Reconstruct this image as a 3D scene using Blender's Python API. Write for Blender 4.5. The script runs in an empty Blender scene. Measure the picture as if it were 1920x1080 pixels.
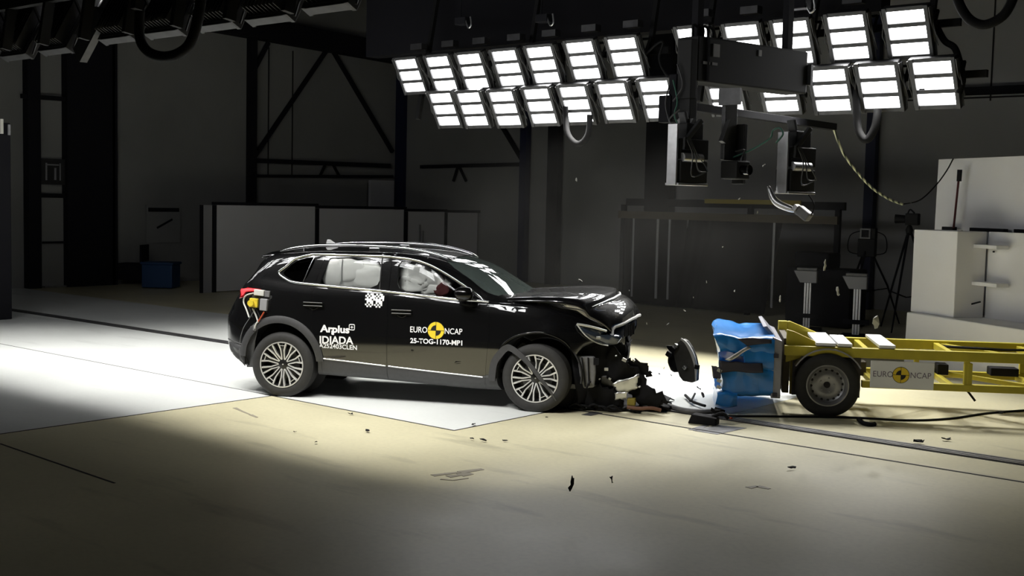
import bpy, math, random
import numpy as np
from mathutils import Vector, Matrix, noise
from mathutils.bvhtree import BVHTree
random.seed(7)
S = bpy.context.scene
COL = S.collection
V = Vector
R_ = math.radians

# ------------------------------------------------------------------ camera, world, exposure
F, H = 2206.35, 2.2324
AX = np.array([0.76813194, -0.06352971, 0.63713208]); AY = np.array([0.63990807, 0.04173314, -0.76731741])
AZ = np.cross(AX, AY)
RC = np.stack([AX, AY, AZ])                     # camera axes -> world axes (x along the track, y away, z up)
cam_d = bpy.data.cameras.new('camera'); cam = bpy.data.objects.new('camera', cam_d); COL.objects.link(cam)
cam_d.sensor_width = 36; cam_d.lens = F / 1920 * 36; cam_d.clip_end = 200; cam_d.clip_start = .05
cam.matrix_world = Matrix.Translation((0, 0, H)) @ Matrix([list(r) for r in RC]).to_4x4()
S.camera = cam
S.view_settings.view_transform = 'Standard'; S.view_settings.look = 'None'
S.view_settings.gamma = 1; S.view_settings.use_curve_mapping = False
S.view_settings.exposure = 0.0
W = bpy.data.worlds.new('world'); S.world = W; W.use_nodes = True
W.node_tree.nodes['Background'].inputs[0].default_value = (.75, .8, 1, 1)
W.node_tree.nodes['Background'].inputs[1].default_value = .007
FAR_W, NEAR_W, PANE_E = 165.0, 135.0, 8.8       # watts of each far / near floodlight beam, strength of a lit pane
S.cycles.max_bounces = 6; S.cycles.transparent_max_bounces = 12; S.cycles.sample_clamp_indirect = 4
S.cycles.caustics_reflective = False; S.cycles.caustics_refractive = False
S.cycles.volume_step_rate = 3; S.cycles.volume_max_steps = 64; S.cycles.volume_bounces = 0

def ray(u, v): return RC @ np.array([u - 960., 540. - v, -F])
def pY(u, v, Y):                                # the point of the vertical plane y = Y seen at a pixel
    r = ray(u, v); return V(np.array([0, 0, H]) + r * (Y / r[1]))
def pX(u, v, X):
    r = ray(u, v); return V(np.array([0, 0, H]) + r * (X / r[0]))
def pZ(u, v, z=0.):
    r = ray(u, v); return V(np.array([0, 0, H]) + r * ((z - H) / r[2]))

# ------------------------------------------------------------------ materials
MATS = {}
def mat(name, col, rough=.5, metal=0., coat=0., noise_amt=0., scale=4., spec=.5, bump=0., emit=0., cior=1.5):
    m = bpy.data.materials.new(name); m.use_nodes = True; MATS[name] = m
    nt = m.node_tree; b = nt.nodes['Principled BSDF']
    b.inputs['Base Color'].default_value = (*col, 1); b.inputs['Roughness'].default_value = rough
    b.inputs['Metallic'].default_value = metal; b.inputs['Coat Weight'].default_value = coat
    b.inputs['Coat Roughness'].default_value = .02; b.inputs['Coat IOR'].default_value = cior; b.inputs['Specular IOR Level'].default_value = spec
    if emit:
        b.inputs['Emission Color'].default_value = (*col, 1); b.inputs['Emission Strength'].default_value = emit
    if noise_amt or bump:
        tc = nt.nodes.new('ShaderNodeTexCoord'); n = nt.nodes.new('ShaderNodeTexNoise')
        n.inputs['Scale'].default_value = scale; n.inputs['Detail'].default_value = 6
        nt.links.new(tc.outputs['Object'], n.inputs['Vector'])
        if noise_amt:
            r = nt.nodes.new('ShaderNodeValToRGB'); a = 1 - noise_amt; c2 = 1 + noise_amt * .6
            r.color_ramp.elements[0].position = .3; r.color_ramp.elements[1].position = .7
            r.color_ramp.elements[0].color = (*[c * a for c in col], 1); r.color_ramp.elements[1].color = (*[min(1, c * c2) for c in col], 1)
            nt.links.new(n.outputs['Fac'], r.inputs['Fac']); nt.links.new(r.outputs['Color'], b.inputs['Base Color'])
        if bump:
            bp = nt.nodes.new('ShaderNodeBump'); bp.inputs['Strength'].default_value = bump; bp.inputs['Distance'].default_value = .02
            nt.links.new(n.outputs['Fac'], bp.inputs['Height']); nt.links.new(bp.outputs['Normal'], b.inputs['Normal'])
    return m
def glass(name, tint, refl_rough=.0, ior=1.5, film=None):
    m = bpy.data.materials.new(name); m.use_nodes = True; nt = m.node_tree; MATS[name] = m
    for n in list(nt.nodes):
        if n.type != 'OUTPUT_MATERIAL': nt.nodes.remove(n)
    out = nt.nodes['Material Output']
    t = nt.nodes.new('ShaderNodeBsdfTransparent'); t.inputs[0].default_value = (*tint, 1)
    g = nt.nodes.new('ShaderNodeBsdfGlossy'); g.inputs['Roughness'].default_value = refl_rough
    fr = nt.nodes.new('ShaderNodeFresnel'); fr.inputs[0].default_value = ior
    mx = nt.nodes.new('ShaderNodeMixShader')
    nt.links.new(fr.outputs[0], mx.inputs[0]); nt.links.new(t.outputs[0], mx.inputs[1]); nt.links.new(g.outputs[0], mx.inputs[2])
    res = mx.outputs[0]
    if film:                                    # a thin film of diffuse colour, the grey-green reflection painted into the pane
        df = nt.nodes.new('ShaderNodeBsdfDiffuse'); df.inputs[0].default_value = (*film, 1); m2 = nt.nodes.new('ShaderNodeMixShader'); m2.inputs[0].default_value = .45
        nt.links.new(t.outputs[0], m2.inputs[1]); nt.links.new(df.outputs[0], m2.inputs[2]); nt.links.new(m2.outputs[0], mx.inputs[1])
    nt.links.new(res, out.inputs[0])
    return m
def floor_mat(name, col, dirt):
    m = mat(name, col, .42, spec=.4); nt = m.node_tree; b = nt.nodes['Principled BSDF']
    tc = nt.nodes.new('ShaderNodeTexCoord'); L = nt.links.new
    def nz(sc, det, vec=None, stretch=None):
        n = nt.nodes.new('ShaderNodeTexNoise'); n.inputs['Scale'].default_value = sc; n.inputs['Detail'].default_value = det
        if stretch:
            mp = nt.nodes.new('ShaderNodeMapping'); mp.inputs['Scale'].default_value = stretch; mp.inputs['Rotation'].default_value = (0, 0, .35)
            L(tc.outputs['Object'], mp.inputs[0]); L(mp.outputs[0], n.inputs['Vector'])
        else: L(tc.outputs['Object'], n.inputs['Vector'])
        return n
    def ramp(src, p0, p1, c0, c1):
        r = nt.nodes.new('ShaderNodeValToRGB'); r.color_ramp.elements[0].position = p0; r.color_ramp.elements[1].position = p1
        r.color_ramp.elements[0].color = (*c0, 1); r.color_ramp.elements[1].color = (*c1, 1); L(src.outputs['Fac'], r.inputs['Fac']); return r
    def mul(a, bb):
        x = nt.nodes.new('ShaderNodeMix'); x.data_type = 'RGBA'; x.blend_type = 'MULTIPLY'; x.inputs[0].default_value = 1
        L(a, x.inputs[6]); L(bb, x.inputs[7]); return x.outputs[2]
    big = ramp(nz(.55, 4), .3, .7, [c * (1 - .35 * dirt) for c in col], col)
    scuff = ramp(nz(1.1, 8, stretch=(.5, 2.6, 1)), .28, .40, [1 - .55 * dirt] * 3, (1, 1, 1))
    fine = ramp(nz(22, 5), .3, .6, [1 - .14 * dirt] * 3, (1, 1, 1))
    o = mul(mul(big.outputs[0], scuff.outputs[0]), fine.outputs[0]); L(o, b.inputs['Base Color'])
    rr = nt.nodes.new('ShaderNodeMapRange'); rr.inputs[3].default_value = .28; rr.inputs[4].default_value = .5
    L(nz(.9, 5).outputs['Fac'], rr.inputs[0]); L(rr.outputs[0], b.inputs['Roughness'])
    return m
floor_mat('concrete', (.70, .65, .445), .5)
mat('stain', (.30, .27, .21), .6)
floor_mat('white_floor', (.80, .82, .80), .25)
mat('steel_rail', (.16, .16, .165), .4, .6, noise_amt=.3, scale=6)
mat('dark_gap', (.015, .013, .012), .8)
mat('wall_grey', (.26, .26, .252), .85, noise_amt=.12, scale=.5)
mat('wall_spill', (.45, .45, .45), .85, noise_amt=.1, scale=.5)  # wall grey made paler to carry the lamp spill at the right
mat('wall_panel', (.58, .58, .60), .7, noise_amt=.06, scale=.6)
mat('white_panel', (.86, .86, .88), .6, noise_amt=.05, scale=1)
mat('ceiling_black', (.02, .02, .022), .9)
mat('dark_steel', (.010, .010, .013), .8, spec=.2)
mat('blue_steel', (.012, .016, .05), .5)
mat('black_metal', (.013, .013, .0135), .65, spec=.3)
mat('lamp_metal', (.085, .085, .088), .5, .5, noise_amt=.2, scale=9)
mat('aluminium', (.55, .55, .56), .35, .9, noise_amt=.12, scale=12)
mat('grey_paint', (.28, .28, .29), .45)
mat('cable', (.009, .009, .0095), .8, spec=.15)
mat('lamp_pane', (1, 1, 1), .4, emit=PANE_E)
mat('car_paint', (.003, .003, .0034), .45, coat=1.0, spec=.05, cior=1.95)
mat('gloss_black', (.003, .003, .003), .12, spec=.4)
mat('cladding', (.045, .045, .047), .55, noise_amt=.1, scale=30)
mat('chrome', (.82, .82, .83), .16, 1.0)
mat('tyre', (.024, .0235, .023), .75, noise_amt=.2, scale=20)
mat('wheel_silver', (.80, .80, .79), .38, .55)
mat('wheel_black', (.012, .012, .012), .3)
mat('steel_wheel', (.36, .36, .37), .42, .75, noise_amt=.1, scale=10)
mat('interior', (.02, .02, .021), .8)
mat('airbag', (.93, .92, .90), .8, bump=.25, scale=9)
mat('brown_hose', (.16, .075, .045), .7)
mat('grey_edge', (.5, .5, .48), .5)
mat('red_cloth', (.09, .02, .022), .9)
mat('decal_white', (.86, .86, .86), .5)
mat('decal_yellow', (.85, .62, .03), .5)
mat('decal_black', (.01, .01, .01), .5)
mat('sign_grey', (.17, .15, .21), .5)
mat('lamp_red', (.30, .008, .012), .2, coat=.6)
mat('lamp_red_lit', (1.0, .05, .06), .3, emit=.7)
mat('headlight', (.03, .04, .06), .06, coat=1)
mat('grille_blue', (.010, .012, .020), .6, spec=.12)
mat('torn_plastic', (.006, .006, .007), .75, spec=.2, bump=.3, scale=14)
mat('grey_plastic', (.16, .16, .165), .5, noise_amt=.2, scale=20)
mat('dark_plastic', (.055, .053, .048), .5, noise_amt=.2, scale=15)
mat('scrap_metal', (.62, .62, .6), .35, .85, bump=.3, scale=14)
mat('yellow_box', (.72, .55, .04), .5, noise_amt=.2, scale=20)
mat('yellow_frame', (.56, .47, .04), .45, noise_amt=.14, scale=5)
mat('blue_barrier', (.02, .20, .58), .3, coat=.35, bump=.3, scale=6)
mat('band_grey', (.035, .032, .045), .5)
mat('plate_grey', (.32, .32, .36), .4, .4)
mat('target_white', (.85, .86, .88), .45)
mat('cable_red', (.4, .06, .02), .5)
mat('cable_white', (.6, .6, .57), .5)
mat('cable_green', (.03, .12, .08), .5)
mat('curtain', (.012, .012, .014), .7, spec=.15, bump=.3, scale=3)
mat('brown_beam', (.055, .042, .02), .6)
mat('yellow_dim', (.22, .17, .02), .6)
mat('blue_bin', (.012, .05, .14), .6)
mat('sign_black', (.02, .02, .02), .6)
mat('bright_shard', (.75, .74, .66), .5)
glass('side_glass', (.96, .97, .965)); glass('dark_glass', (.10, .105, .11)); glass('wind_glass', (.42, .50, .47), ior=2.2, film=(.15, .19, .175))
# black-and-yellow twisted cord
cm = mat('cord_striped', (.5, .5, .4), .6); nt = cm.node_tree
tc = nt.nodes.new('ShaderNodeTexCoord'); wv = nt.nodes.new('ShaderNodeTexWave'); wv.inputs['Scale'].default_value = 7.; wv.bands_direction = 'X'
rp = nt.nodes.new('ShaderNodeValToRGB'); rp.color_ramp.interpolation = 'CONSTANT'; rp.color_ramp.elements[1].position = .4
rp.color_ramp.elements[0].color = (.05, .06, .04, 1); rp.color_ramp.elements[1].color = (.55, .55, .36, 1)
nt.links.new(tc.outputs['Object'], wv.inputs[0]); nt.links.new(wv.outputs['Fac'], rp.inputs[0]); nt.links.new(rp.outputs[0], nt.nodes['Principled BSDF'].inputs['Base Color'])

# ------------------------------------------------------------------ mesh helpers
class MB:
    def __init__(s): s.v, s.f, s.m = [], [], []
    def add(s, vs, fs, m=0):
        o = len(s.v); s.v += [tuple(x) for x in vs]; s.f += [tuple(i + o for i in f) for f in fs]; s.m += [m] * len(fs); return s
    def hexa(s, p, m=0):            # 8 corners: bottom ring 0-3, top ring 4-7
        return s.add(p, [(3, 2, 1, 0), (4, 5, 6, 7), (0, 1, 5, 4), (1, 2, 6, 5), (2, 3, 7, 6), (3, 0, 4, 7)], m)
    def box(s, c, d, rot=None, m=0):
        c = V(c); x, y, z = d[0] / 2, d[1] / 2, d[2] / 2
        p = [V(q) for q in ((-x, -y, -z), (x, -y, -z), (x, y, -z), (-x, y, -z), (-x, -y, z), (x, -y, z), (x, y, z), (-x, y, z))]
        if rot is not None: p = [rot @ q for q in p]
        return s.hexa([c + q for q in p], m)
    def beam(s, a, b, w, h, m=0, up=(0, 0, 1)):
        a, b = V(a), V(b); d = (b - a).normalized(); u = V(up)
        if abs(d.dot(u)) > .97: u = V((0, 1, 0))
        sd = d.cross(u).normalized(); u = sd.cross(d)
        sd *= w / 2; u *= h / 2
        return s.hexa([a - sd - u, a + sd - u, b + sd - u, b - sd - u, a - sd + u, a + sd + u, b + sd + u, b - sd + u], m)
    def tube(s, pts, r, n=8, m=0, cap=True):
        pts = [V(p) for p in pts]; k = len(pts); rs = r if isinstance(r, (list, tuple)) else [r] * k
        t = [(pts[min(i + 1, k - 1)] - pts[max(i - 1, 0)]).normalized() for i in range(k)]
        u = t[0].orthogonal().normalized(); vs = []
        for i in range(k):
            u = (u - t[i] * u.dot(t[i])).normalized(); w = t[i].cross(u)
            vs += [pts[i] + (u * math.cos(2 * math.pi * j / n) + w * math.sin(2 * math.pi * j / n)) * rs[i] for j in range(n)]
        fs = [(i * n + j, i * n + (j + 1) % n, (i + 1) * n + (j + 1) % n, (i + 1) * n + j) for i in range(k - 1) for j in range(n)]
        if cap: fs += [tuple(range(n - 1, -1, -1)), tuple(range((k - 1) * n, k * n))]
        return s.add(vs, fs, m)
    def lathe(s, prof, n=48, M=None, m=0, close=False):      # profile of (r, h); axis +z, turned by M
        M = M or Matrix(); vs = []; k = len(prof)
        for r, h in prof: vs += [M @ V((r * math.cos(2 * math.pi * j / n), r * math.sin(2 * math.pi * j / n), h)) for j in range(n)]
        fs = [(i * n + j, i * n + (j + 1) % n, ((i + 1) % k) * n + (j + 1) % n, ((i + 1) % k) * n + j) for i in range(k if close else k - 1) for j in range(n)]
        if not close:
            for i, rev in ((0, True), (k - 1, False)):
                if prof[i][0] > 1e-5: fs.append(tuple(i * n + j for j in (range(n - 1, -1, -1) if rev else range(n))))
        return s.add(vs, fs, m)
    def prism(s, poly, ext, m=0):   # flat polygon of 3D points pushed along ext
        n = len(poly); e = V(ext); a = [V(p) for p in poly]
        return s.add(a + [p + e for p in a], [tuple(range(n - 1, -1, -1)), tuple(range(n, 2 * n))] + [(i, (i + 1) % n, n + (i + 1) % n, n + i) for i in range(n)], m)
    def grid(s, fn, nu, nv, m=0):
        vs = [fn(i / nu, j / nv) for i in range(nu + 1) for j in range(nv + 1)]
        fs = [(i * (nv + 1) + j, (i + 1) * (nv + 1) + j, (i + 1) * (nv + 1) + j + 1, i * (nv + 1) + j + 1) for i in range(nu) for j in range(nv)]
        return s.add(vs, fs, m)
    def build(s, name, mats, parent=None, smooth=None, bevel=0, solid=0, subs=0, at=None):
        me = bpy.data.meshes.new(name)
        vs = s.v if at is None else [tuple(V(v) - V(at)) for v in s.v]
        me.from_pydata(vs, [], s.f)
        for q in (mats if isinstance(mats, (list, tuple)) else [mats]): me.materials.append(MATS[q])
        me.polygons.foreach_set('material_index', s.m); me.validate(); me.update()
        o = bpy.data.objects.new(name, me); COL.objects.link(o)
        if at is not None: o.location = at
        if parent: o.parent = parent
        finish(o, smooth, bevel, solid, subs); return o
def finish(o, smooth=None, bevel=0, solid=0, subs=0):
    me = o.data
    import bmesh
    bm = bmesh.new(); bm.from_mesh(me); bmesh.ops.recalc_face_normals(bm, faces=bm.faces); bm.to_mesh(me); bm.free()
    if solid:
        q = o.modifiers.new('thickness', 'SOLIDIFY'); q.thickness = solid; q.offset = 0
    if bevel:
        q = o.modifiers.new('bevel', 'BEVEL'); q.width = bevel; q.segments = 2; q.limit_method = 'ANGLE'; q.angle_limit = R_(40)
    if subs:
        q = o.modifiers.new('subd', 'SUBSURF'); q.levels = subs; q.render_levels = subs
    if smooth is not None:
        me.polygons.foreach_set('use_smooth', [True] * len(me.polygons))
        if smooth < 179: me.set_sharp_from_angle(angle=R_(smooth))
def tag(o, label, cat=None, group=None):
    o['label'] = label
    if cat: o['category'] = cat
    if group: o['group'] = group
    return o
def thing(name, label, cat, loc=(0, 0, 0), rz=0, group=None):
    o = bpy.data.objects.new(name, None); COL.objects.link(o); o.location = loc; o.rotation_euler = (0, 0, rz); o.empty_display_size = .1
    return tag(o, label, cat, group)
def structure(o, label=None):
    o['kind'] = 'structure'
    if label: o['label'] = label
    return o
def copy_tree(o, parent=None):
    c = o.copy(); COL.objects.link(c); c.parent = parent
    for ch in list(o.children): copy_tree(ch, c)
    return c
def crv(pts, n=24):                 # smooth curve through points
    pts = [V(p) for p in pts]; out = []; k = len(pts)
    for i in range(k - 1):
        p0, p1, p2, p3 = pts[max(i - 1, 0)], pts[i], pts[i + 1], pts[min(i + 2, k - 1)]
        m = max(2, n // (k - 1))
        for j in range(m):
            t = j / m
            out.append(.5 * ((2 * p1) + (p2 - p0) * t + (2 * p0 - 5 * p1 + 4 * p2 - p3) * t * t + (3 * p1 - p0 - 3 * p2 + p3) * t ** 3))
    out.append(pts[-1]); return out
def spl(pairs):                     # monotone cubic through (x, y) pairs
    xs = np.array([p[0] for p in pairs], float); ys = np.array([p[1] for p in pairs], float)
    h = np.diff(xs); d = np.diff(ys) / h; m = np.zeros(len(xs)); m[0], m[-1] = d[0], d[-1]
    for i in range(1, len(xs) - 1):
        if d[i - 1] * d[i] > 0:
            w1, w2 = 2 * h[i] + h[i - 1], h[i] + 2 * h[i - 1]; m[i] = (w1 + w2) / (w1 / d[i - 1] + w2 / d[i])
    def f(x):
        if x <= xs[0]: return float(ys[0])
        if x >= xs[-1]: return float(ys[-1])
        i = int(np.searchsorted(xs, x) - 1); t = (x - xs[i]) / h[i]
        return float((2 * t ** 3 - 3 * t * t + 1) * ys[i] + (t ** 3 - 2 * t * t + t) * h[i] * m[i] + (-2 * t ** 3 + 3 * t * t) * ys[i + 1] + (t ** 3 - t * t) * h[i] * m[i + 1])
    return f
def boolean(a, b, op, keep=False):
    md = a.modifiers.new('b', 'BOOLEAN'); md.operation = op; md.object = b; md.solver = 'EXACT'
    me = bpy.data.meshes.new_from_object(a.evaluated_get(bpy.context.evaluated_depsgraph_get()))
    a.modifiers.remove(md); a.data = me
    if not keep: bpy.data.objects.remove(b)
    return a
def tmp(mb): return mb.build('tmp', 'dark_steel')
ORD = ['first', 'second', 'third', 'fourth', 'fifth', 'sixth', 'seventh', 'eighth', 'ninth', 'tenth']

# ------------------------------------------------------------------ the hall
XW, YW, XF, YN, ZC = -26.0, 25.7, 6.0, -3.0, 8.5
structure(MB().box(((XW + XF) / 2, (YW + YN) / 2, -.1), (XF - XW, YW - YN, .2)).build('floor', 'concrete'))
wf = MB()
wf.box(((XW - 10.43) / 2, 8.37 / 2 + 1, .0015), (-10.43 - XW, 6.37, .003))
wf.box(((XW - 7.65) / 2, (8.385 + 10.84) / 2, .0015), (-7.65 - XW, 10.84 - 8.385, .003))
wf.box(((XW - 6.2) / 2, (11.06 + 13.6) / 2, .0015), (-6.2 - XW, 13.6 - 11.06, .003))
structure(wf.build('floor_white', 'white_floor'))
structure(MB().box((XW - .1, (YW + YN) / 2, ZC / 2), (.2, YW - YN, ZC)).build('wall_left', 'wall_grey'))
XM = -16.4                          # right of this, lamp spill is painted into the back wall as paler grey
structure(MB().box(((XW + XM) / 2, YW + .1, ZC / 2), (XM - XW, .2, ZC)).build('wall_back', 'wall_grey'))
structure(MB().box(((XM + XF) / 2, YW + .1, ZC / 2), (XF - XM, .2, ZC)).build('wall_back_right', 'wall_spill'))
structure(MB().box((XF + .1, (YW + YN) / 2, ZC / 2), (.2, YW - YN, ZC)).build('wall_right', 'wall_grey'))
structure(MB().box(((XW + XF) / 2, YN - .1, ZC / 2), (XF - XW, .2, ZC)).build('wall_front', 'wall_grey'))
structure(MB().box(((XW + XF) / 2, (YW + YN) / 2, ZC + .1), (XF - XW, YW - YN, .2)).build('ceiling', 'ceiling_black'))
TR = [0]
def trim(mb, m, label=None, **k):
    TR[0] += 1; return structure(mb.build('trim_%d' % TR[0], m, **k), label)
# steel guide rails let into the floor: dark slot, two steel strips
t = MB(); t.box(((XW + XF) / 2, 10.95, .003), (XF - XW, .20, .006)); trim(t, 'dark_gap')
for y, w in ((10.885, .035), (10.95, .05), (11.02, .04)):
    t = MB(); t.box(((XW + XF) / 2, y, .008), (XF - XW, w, .012)); trim(t, 'steel_rail')
t = MB(); t.box(((-7.9 + XF) / 2, 10.18, .002), (XF + 7.9, .03, .004)); trim(t, 'dark_gap')
t = MB(); t.box(((XW - 7.65) / 2, 8.378, .002), (-7.65 - XW, .018, .004)); trim(t, 'dark_gap')
t = MB(); t.box((-10.43, 4.4, .002), (.014, 8.0, .004)); t.box((-7.65, 9.3, .002), (.014, 1.85, .004)); trim(t, 'dark_gap')
t = MB(); t.beam(pZ(0, 832), pZ(215, 906), .02, .004); trim(t, 'dark_gap')
# drain plates and skid marks in the floor
for q in (((1300, 808), (1345, 797), (1400, 803), (1345, 815)), ((1290, 806), (1320, 797), (1330, 799), (1305, 808)), ((1090, 778), (1112, 772), (1130, 775), (1108, 780))):
    c = [pZ(*p) for p in q]
    t = MB().prism([V((p.x, p.y, .001)) for p in c], (0, 0, .003)); trim(t, 'steel_rail')
def smear(pts, name, label, w=.03):
    b = MB(); c = [pZ(*p) for p in pts]
    for i in range(len(c) - 1):
        d = (c[i + 1] - c[i]).normalized(); n = V((-d.y, d.x, 0)) * w * random.uniform(.5, 1)
        b.prism([c[i] - n, c[i + 1] - n * .6, c[i + 1] + n * .6, c[i] + n], (0, 0, .0035))
    return structure(b.build(name, 'stain'), label)
for q, w in (([(811, 892), (835, 889), (862, 886), (905, 880)], .05), ([(840, 894), (862, 891), (884, 888)], .075), ([(826, 899), (850, 901), (878, 897)], .02)):
    TR[0] += 1; smear(q, 'trim_%d' % TR[0], 'dark smear on the beige floor', w)
TR[0] += 1; smear([(440, 765), (455, 772), (470, 778), (482, 783)], 'trim_%d' % TR[0], 'dark scuffs on the beige floor', .03)
TR[0] += 1; smear([(1403, 915), (1420, 912), (1443, 917)], 'trim_%d' % TR[0], 'dark stain on the floor', .06)
# steelwork on the end wall (x = XW): columns, top beam, braces
def xw(u, v, o=.15): p = pX(u, v, XW + o); return p
def col_x(u, w, d=.25, m='dark_steel', z1=ZC):
    p = xw(u, 400); return trim(MB().box((XW + d / 2, p.y, z1 / 2), (d, w, z1)), m)
col_x(143, .55); col_x(62, .3); col_x(188, .75, .2); col_x(214, .14, .2); col_x(472, .17); col_x(752, .30, .35, 'blue_steel')
p0, p1 = xw(440, 60), xw(760, 100)
t = MB(); t.beam((XW + .25, p0.y - 1, 6.75), (XW + .25, YW, 6.6), .4, .55); trim(t, 'dark_steel')
for a, b in (((478, 292), (612, 95)), ((736, 285), (624, 95)), ((478, 128), (503, 80))):
    t = MB(); t.beam(xw(*a, .1), xw(*b, .1), .1, .1); trim(t, 'dark_steel')
for a, b, h in (((478, 301), (730, 311), .12), ((478, 330), (735, 331), .08)):
    t = MB(); t.beam(xw(*a), xw(*b), .12, h); trim(t, 'dark_steel')
t = MB(); t.beam(xw(600, 330), xw(612, 304), .06, .06); t.beam(xw(636, 330), xw(622, 304), .06, .06); trim(t, 'dark_steel')
t = MB(); t.box((XW + .06, (xw(478, 340).y + xw(690, 340).y) / 2, 2.35), (.1, xw(690, 340).y - xw(478, 340).y, .9)); trim(t, 'wall_grey')
t = MB(); t.box((XW + .06, (xw(697, 340).y + xw(741, 340).y) / 2, 2.35), (.1, xw(741, 340).y - xw(697, 340).y, .9)); trim(t, 'wall_panel')
for u in (503, 548):
    t = MB(); p = xw(u, 200, 0); t.box((XW + .01, p.y, 4.5), (.02, .03, 3.6)); trim(t, 'dark_gap')
for z in (1.55, 2.55, 3.55, 4.55, 5.5):     # rungs in the door frame at the left
    t = MB(); p = xw(163, 300, .2); t.box((XW + .15, p.y, z), (.12, .5, .07)); trim(t, 'dark_steel')
t = MB(); t.beam(xw(40, 180), xw(125, 186), .1, .1); trim(t, 'dark_steel')
# door in the end wall
pa, pb = xw(76, 450, 0), xw(126, 450, 0); zt = xw(100, 370, 0).z
d1 = MB(); d1.box((XW + .03, (pa.y + pb.y) / 2, zt / 2), (.05, pb.y - pa.y, zt)); structure(d1.build('door_1', 'wall_grey'))
t = MB(); t.box((XW + .09, (pa.y + pb.y) / 2, zt / 2), (.05, pb.y - pa.y, .05)); t.box((XW + .09, (pa.y + pb.y) / 2 , zt + .04), (.1, pb.y - pa.y + .2, .1)); trim(t, 'dark_steel')
t = MB(); t.box((XW + .12, (pa.y + pb.y) / 2, .02), (.14, pb.y - pa.y, .03)); trim(t, 'aluminium')
# steelwork on the back wall (y = YW)
def col_y(u0, u1, v, Y, m, d=.3, z1=ZC):
    a, b = pY(u0, v, Y), pY(u1, v, Y); return trim(MB().box(((a.x + b.x) / 2, Y + d / 2, z1 / 2), (b.x - a.x, d, z1)), m)
col_y(1210, 1256, 300, YW - .35, 'dark_steel'); col_y(1622, 1640, 300, YW - .3, 'blue_steel', .2); col_y(974, 986, 300, YW - .25, 'blue_steel', .2)
col_y(1032, 1052, 60, YW - .3, 'dark_steel', .2)
t = MB(); t.beam(pY(790, 313, YW - .1), pY(978, 308, YW - .1), .12, .1); trim(t, 'dark_steel')
t = MB(); t.beam(pY(936, 228, YW - .1), pY(978, 298, YW - .1), .1, .1); trim(t, 'dark_steel')
t = MB(); t.beam(pY(850, 340, YW - .1), pY(858, 314, YW - .1), .06, .06); t.beam(pY(874, 340, YW - .1), pY(862, 314, YW - .1), .06, .06); trim(t, 'dark_steel')
a, b = pY(1660, 178, YW - .12), pY(1920, 170, YW - .12); t = MB(); t.beam(a, (XF, a.y, a.z), .2, .16); trim(t, 'dark_steel')
a = pY(1660, 190, YW - .02); t = MB(); t.box(((a.x + XF) / 2, YW - .02, a.z), (XF - a.x, .04, .03)); trim(t, 'dark_gap')
a = pY(1862, 90, YW - .01); t = MB(); t.box((a.x, YW - .01, a.z), (.03, .02, 2.2)); trim(t, 'dark_gap')
# black bulkhead hanging from the roof behind the lamp racks
a, b = pY(690, 100, 15.2), pY(1655, 10, 15.2)
t = MB(); t.box(((a.x + b.x) / 2, 15.3, (4.85 + ZC) / 2), (b.x - a.x, .3, ZC - 4.85)); trim(t, 'dark_steel')
# roof beams
for y, z, m in ((14.9, 6.1, 'dark_steel'), (19.5, 7.6, 'dark_steel'), (6.9, 6.3, 'dark_steel')):
    t = MB(); t.beam((XW, y, z), (XF, y, z), .3, .45); trim(t, m)
for x in (-20, -14, -8, -2):
    t = MB(); t.beam((x, YN, 7.9), (x, YW, 7.9), .3, .7); trim(t, 'blue_steel')

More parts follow.
